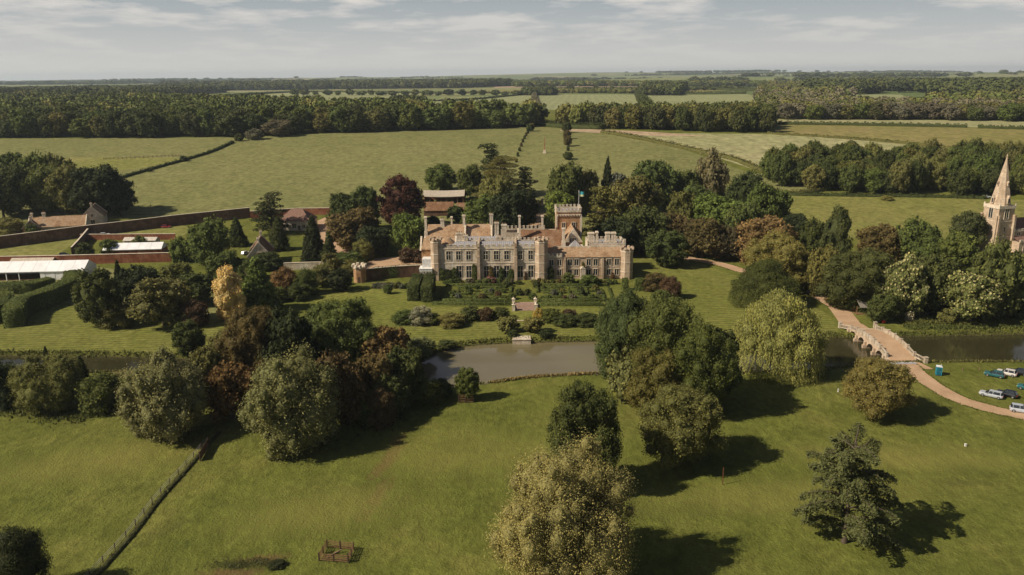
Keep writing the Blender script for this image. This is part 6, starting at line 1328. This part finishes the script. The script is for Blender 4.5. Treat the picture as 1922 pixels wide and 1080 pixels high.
for t_ in (0,.5,1): b=MB(); b.box(q[0]*t_-.1,q[0]*t_+.1,q[1]*t_-.1,q[1]*t_+.1,-.1,2.0); b.obj('post',[DARKW],gg)
x,y=gxy(520,1060); tree('bush',520,1063,1052,34,'black','low dark clump of weeds left of the empty timber pen'); 
# telegraph poles
def pole(px,py,ty,lab):
    x,y,z=W(px,py); _,zt_=at(px,ty,y); e=E('telegraph_pole',(x,y,z),lab,'pole'); b=MB(); b.ngon(0,0,.16,8,-.2,zt_-z,.7); b.obj('shaft',[WOODL],e); b=MB(); b.box(-.9,.9,-.06,.06,zt_-z-.9,zt_-z-.72); b.obj('crossarm',[WOODL],e)
pole(285,405,383,'telegraph pole in front of the park by the dark wall'); pole(152,444,431,'short pole beside the dark garden wall')
# fence across the left pasture
fe=E('park_fence',(0,0,0),'old post and rail fence across the pasture on the left','fence'); P=[np.array(W(*p)) for p in [(195,300),(230,299),(270,297),(310,295),(340,294)]]; C=spline([p[:2] for p in P],5); b=MB()
for i in range(len(C)):
    z=float(gz0(*C[i])); b.box(C[i][0]-.15,C[i][0]+.15,C[i][1]-.15,C[i][1]+.15,z-.2,z+1.4)
    if i: 
        z0=float(gz0(*C[i-1]))
        for h in (.6,1.1): b.bar((*C[i-1],z0+h),(*C[i],z+h),.08,.14)
b.obj('rails_and_posts',[WOODL],fe)
# timber shelter by the drive
x,y=gxy(1617,588); sh=E('timber_shelter',(x,y,0),'small timber shelter with grey sloping roof beside the drive','shelter',rz=R(0)); 
for s in (-1,1):
    for t_ in (-1,1): b=MB(); b.box(s*2.2-.1,s*2.2+.1,t_*1.7-.1,t_*1.7+.1,0,2.6); b.obj('post',[WOODR],sh)
b=MB(); 
for s in (-1,1): b.add([(-2.0,0,4.3),(2.8,0,4.3),(2.6,s*2.3,2.3),(-1.5,s*2.3,2.3),(-2.0,0,4.42),(2.8,0,4.42),(2.6,s*2.3,2.42),(-1.5,s*2.3,2.42)],[(0,1,2,3),(4,7,6,5),(0,4,5,1),(1,5,6,2),(2,6,7,3),(3,7,4,0)])
b.obj('roof',[plain('grey_shingles',(.20,.18,.15),scale=5)],sh); b=MB(); b.box(-2.1,2.1,1.5,1.6,.2,2.2); b.box(-2.2,2.2,-1.8,1.8,0,.12); b.obj('back_boards',[WOODR],sh); b=MB(); b.box(-1.4,1.4,.9,1.4,.45,.52); b.box(-1.4,-1.25,.95,1.35,.12,.45); b.box(1.25,1.4,.95,1.35,.12,.45); b.obj('bench_seat',[WOODR],sh)
x,y=gxy(1658,607); b=MB(); 
iv,it=ico(); bm=bmesh.new(); bmesh.ops.create_icosphere(bm,subdivisions=3,radius=.55); me=bpy.data.meshes.new('red_buoy'); bm.to_mesh(me); bm.free(); me.materials.append(plain('red_plastic',(.50,.04,.015),.4,.4,.08)); rb_=E('red_buoy',(x,y,.5),'bright red round buoy in the grass beside the bridge end','buoy'); link(bpy.data.objects.new('float_ball',me),rb_); b=MB(); b.ngon(0,0,.12,8,.5,.72,.8); b.obj('lifting_eye',[METAL],rb_)
# black animals under the big tree: one skinned body each
def animal(px,py,rz,s,lab,lie=False):
    x,y=gxy(px,py); J={'hip':(-.55,0,.78),'mid':(0,0,.76),'sh':(.48,0,.82),'nk':(.72,0,1.02),'hd':(.92,0,1.22),'mz':(1.16,0,1.10)}
    V=[J['hip'],J['mid'],J['sh'],J['nk'],J['hd'],J['mz']]; Rr=[.23,.27,.24,.14,.12,.07]; Ed=[(0,1),(1,2),(2,3),(3,4),(4,5)]
    for sgn in (-1,1):
        for root,pts in ((0,[(-.60,sgn*.15,.55),(-.70,sgn*.16,.32),(-.64,sgn*.16,.04)]),(2,[(.46,sgn*.14,.50),(.50,sgn*.14,.28),(.48,sgn*.14,.04)])):
            pr=root
            for q,(p) in enumerate(pts): V.append(p); Rr.append([.12,.06,.05][q]); Ed.append((pr,len(V)-1)); pr=len(V)-1
        V.append((.86,sgn*.13,1.34)); Rr.append(.035); Ed.append((4,len(V)-1))
    V.append((-.80,0,.70)); Rr.append(.05); Ed.append((0,len(V)-1)); V.append((-.86,0,.42)); Rr.append(.03); Ed.append((len(V)-2,len(V)-1))
    me=bpy.data.meshes.new('black_sheep'); me.from_pydata([tuple(c*s for c in v) for v in V],Ed,[]); o=bpy.data.objects.new('black_sheep',me); link(o); sk=o.modifiers.new('s','SKIN')
    for i,v in enumerate(me.skin_vertices[0].data): v.radius=(Rr[i]*s,Rr[i]*s); v.use_root=(i==0)
    ss=o.modifiers.new('u','SUBSURF'); ss.levels=1; ss.render_levels=1; me.materials.append(plain('black_fleece',(.018,.016,.015))); o.location=(x,y,-.05 if not lie else -.45*s); o.rotation_euler=(0,0,rz); T(o,lab,'sheep')
animal(1172,759,R(172),1.25,'black animal with raised head standing in the grass under the big tree'); animal(1202,752,R(8),1.15,'black animal resting in the grass behind the standing one',True)
# reeds and rough grass on the banks
def scatter_tufts(name,pts,n,wd,h,color,leaf,off=0,lab=None,kind='stuff'):
    C=spline([W(*p)[:2] for p in pts],8); rg=np.random.default_rng(len(pts)*7+n); seg=np.linalg.norm(np.diff(C,axis=0),axis=1); cum=np.concatenate([[0],np.cumsum(seg)]); s=rg.uniform(0,cum[-1],n); X=np.interp(s,cum,C[:,0])+rg.normal(scale=.3,size=n); Y=np.interp(s,cum,C[:,1])+off+rg.normal(scale=wd,size=n); cl=.5+.5*np.sin(s*.5)*np.sin(s*.173+2)
    keep=rg.uniform(size=n)<.35+.65*cl; X,Y,s=X[keep],Y[keep],s[keep]; Z=gz(X,Y); hh=h*rg.uniform(.3,1,len(X)); P=np.stack([X,Y,Z+hh*.5],1); Nr=np.stack([rg.normal(size=len(X)),rg.normal(size=len(X))-1,.5+0*X],1)
    V=leafquads(P,Nr,leaf,rg,2.0,hang=True); Q=np.arange(len(V)).reshape(-1,4); o=link(bpy.data.objects.new(name,raw_mesh(name,V,Q,None,[FOL],None,np.repeat(np.clip(rg.normal(.5,.2,len(X)),0,1),4)))); o.color=(*color,1); o['kind']=kind; return o
nb=[p for p in near_bank if -200<=p[0]<=2150]
scatter_tufts('bank_reeds',nb,9000,.5,1.0,(.16,.15,.05),.45,-1.0); scatter_tufts('bank_grass',[p for p in far_bank if -200<=p[0]<=2150],8000,.5,.8,(.12,.125,.035),.42,.9)
scatter_tufts('golden_reeds',[(925,716),(975,709),(1010,706),(1060,703),(1120,700)],1600,.35,1.2,(.36,.26,.11),.42,-.6)
scatter_tufts('rough_bank_vegetation',[(1690,606),(1760,604),(1850,606),(1922,604),(2000,604)],9000,2.2,.9,(.125,.13,.036),.55,.5)
scatter_tufts('rough_bank_vegetation',[(1700,616),(1800,615),(1922,613),(2000,612)],6000,1.0,.9,(.10,.115,.032),.5,0)
scatter_tufts('pale_reeds',[(190,712),(215,705),(245,700),(262,700)],1200,.8,2.0,(.30,.27,.12),.5,-2)
scatter_tufts('scrub_undergrowth',[(-40,760),(60,762),(150,772),(240,760)],7000,3.0,1.0,(.09,.10,.03),.5,0)
scatter_tufts('thicket_undergrowth',[(330,735),(480,745),(620,760),(760,765)],9000,5.0,1.4,(.05,.06,.02),.6,0)
for k_,(pl,wo) in enumerate([([(1702,684),(1740,716),(1790,746),(1850,766),(1922,782),(2010,800)],2.35),([(1300,487),(1350,496),(1400,511),(1460,527),(1500,539),(1524,549),(1550,564),(1572,577)],2.9)]):
    for sg in (-1,1):
        C=spline([gxy(*q) for q in pl],8); D=np.gradient(C,axis=0); D/=np.linalg.norm(D,axis=1)[:,None]; E_=C+np.stack([-D[:,1],D[:,0]],1)*wo*sg; seg=np.linalg.norm(np.diff(E_,axis=0),axis=1); cum=np.concatenate([[0],np.cumsum(seg)]); rg=np.random.default_rng(k_*2+sg+5); n=int(cum[-1]*16); s=rg.uniform(0,cum[-1],n)
        X=np.interp(s,cum,E_[:,0])+rg.normal(scale=.14,size=n)+.12*np.sin(s*.8); Y=np.interp(s,cum,E_[:,1])+rg.normal(scale=.14,size=n)+.12*np.sin(s*.57); V=leafquads(np.stack([X,Y,.09+rg.uniform(0,.14,n)],1),np.stack([rg.normal(size=n)*.5,rg.normal(size=n)*.5-.3,1+0*X],1),.24,rg,1.6)
        o=link(bpy.data.objects.new('verge_grass',raw_mesh('verge_grass',V,np.arange(len(V)).reshape(-1,4),None,[FOL],None,np.repeat(np.clip(rg.normal(.5,.2,n),0,1),4)))); o.color=(.12,.135,.03,1); o['kind']='stuff'
def patch(name,px,py,rx,ry,n,color,leaf=.35,h=.25):
    rg=np.random.default_rng(int(px)); a=rg.normal(size=n)*rx; b_=rg.normal(size=n)*ry; x0,y0=gxy(px,py); X=x0+a; Y=y0+b_+.25*a*np.sin(a*.7); P=np.stack([X,Y,rg.uniform(.02,h,n)],1); Nr=np.stack([rg.normal(size=n)*.6,rg.normal(size=n)*.6-.3,1+0*X],1)
    V=leafquads(P,Nr,leaf,rg,1.6); o=link(bpy.data.objects.new(name,raw_mesh(name,V,np.arange(len(V)).reshape(-1,4),None,[FOL],None,np.repeat(np.clip(rg.normal(.5,.2,n),0,1),4)))); o.color=(*color,1); o['kind']='stuff'
for (px,py,rx,ry,n,c) in [(445,1062,2.2,.6,900,(.07,.075,.025)),(500,1056,1.6,.5,500,(.08,.08,.03)),(650,1048,1.8,1.0,400,(.10,.11,.03))]: patch('rough_patch',px,py,rx,ry,n,c,.16,.18)

# ---------------------------------------------------------------- haze
b=MB(); b.box(-17500,17500,-120,17500,-6,150); m=bpy.data.materials.new('haze_air'); m.use_nodes=True; t=m.node_tree; t.nodes.clear(); o_=t.nodes.new('ShaderNodeOutputMaterial'); pv=t.nodes.new('ShaderNodeVolumePrincipled'); pv.inputs['Density'].default_value=HAZE; pv.inputs['Color'].default_value=(.78,.91,1.0,1); pv.inputs['Anisotropy'].default_value=.2; t.links.new(pv.outputs[0],o_.inputs['Volume'])
if HAZE>0: S(b.obj('haze',[m]),'stuff')
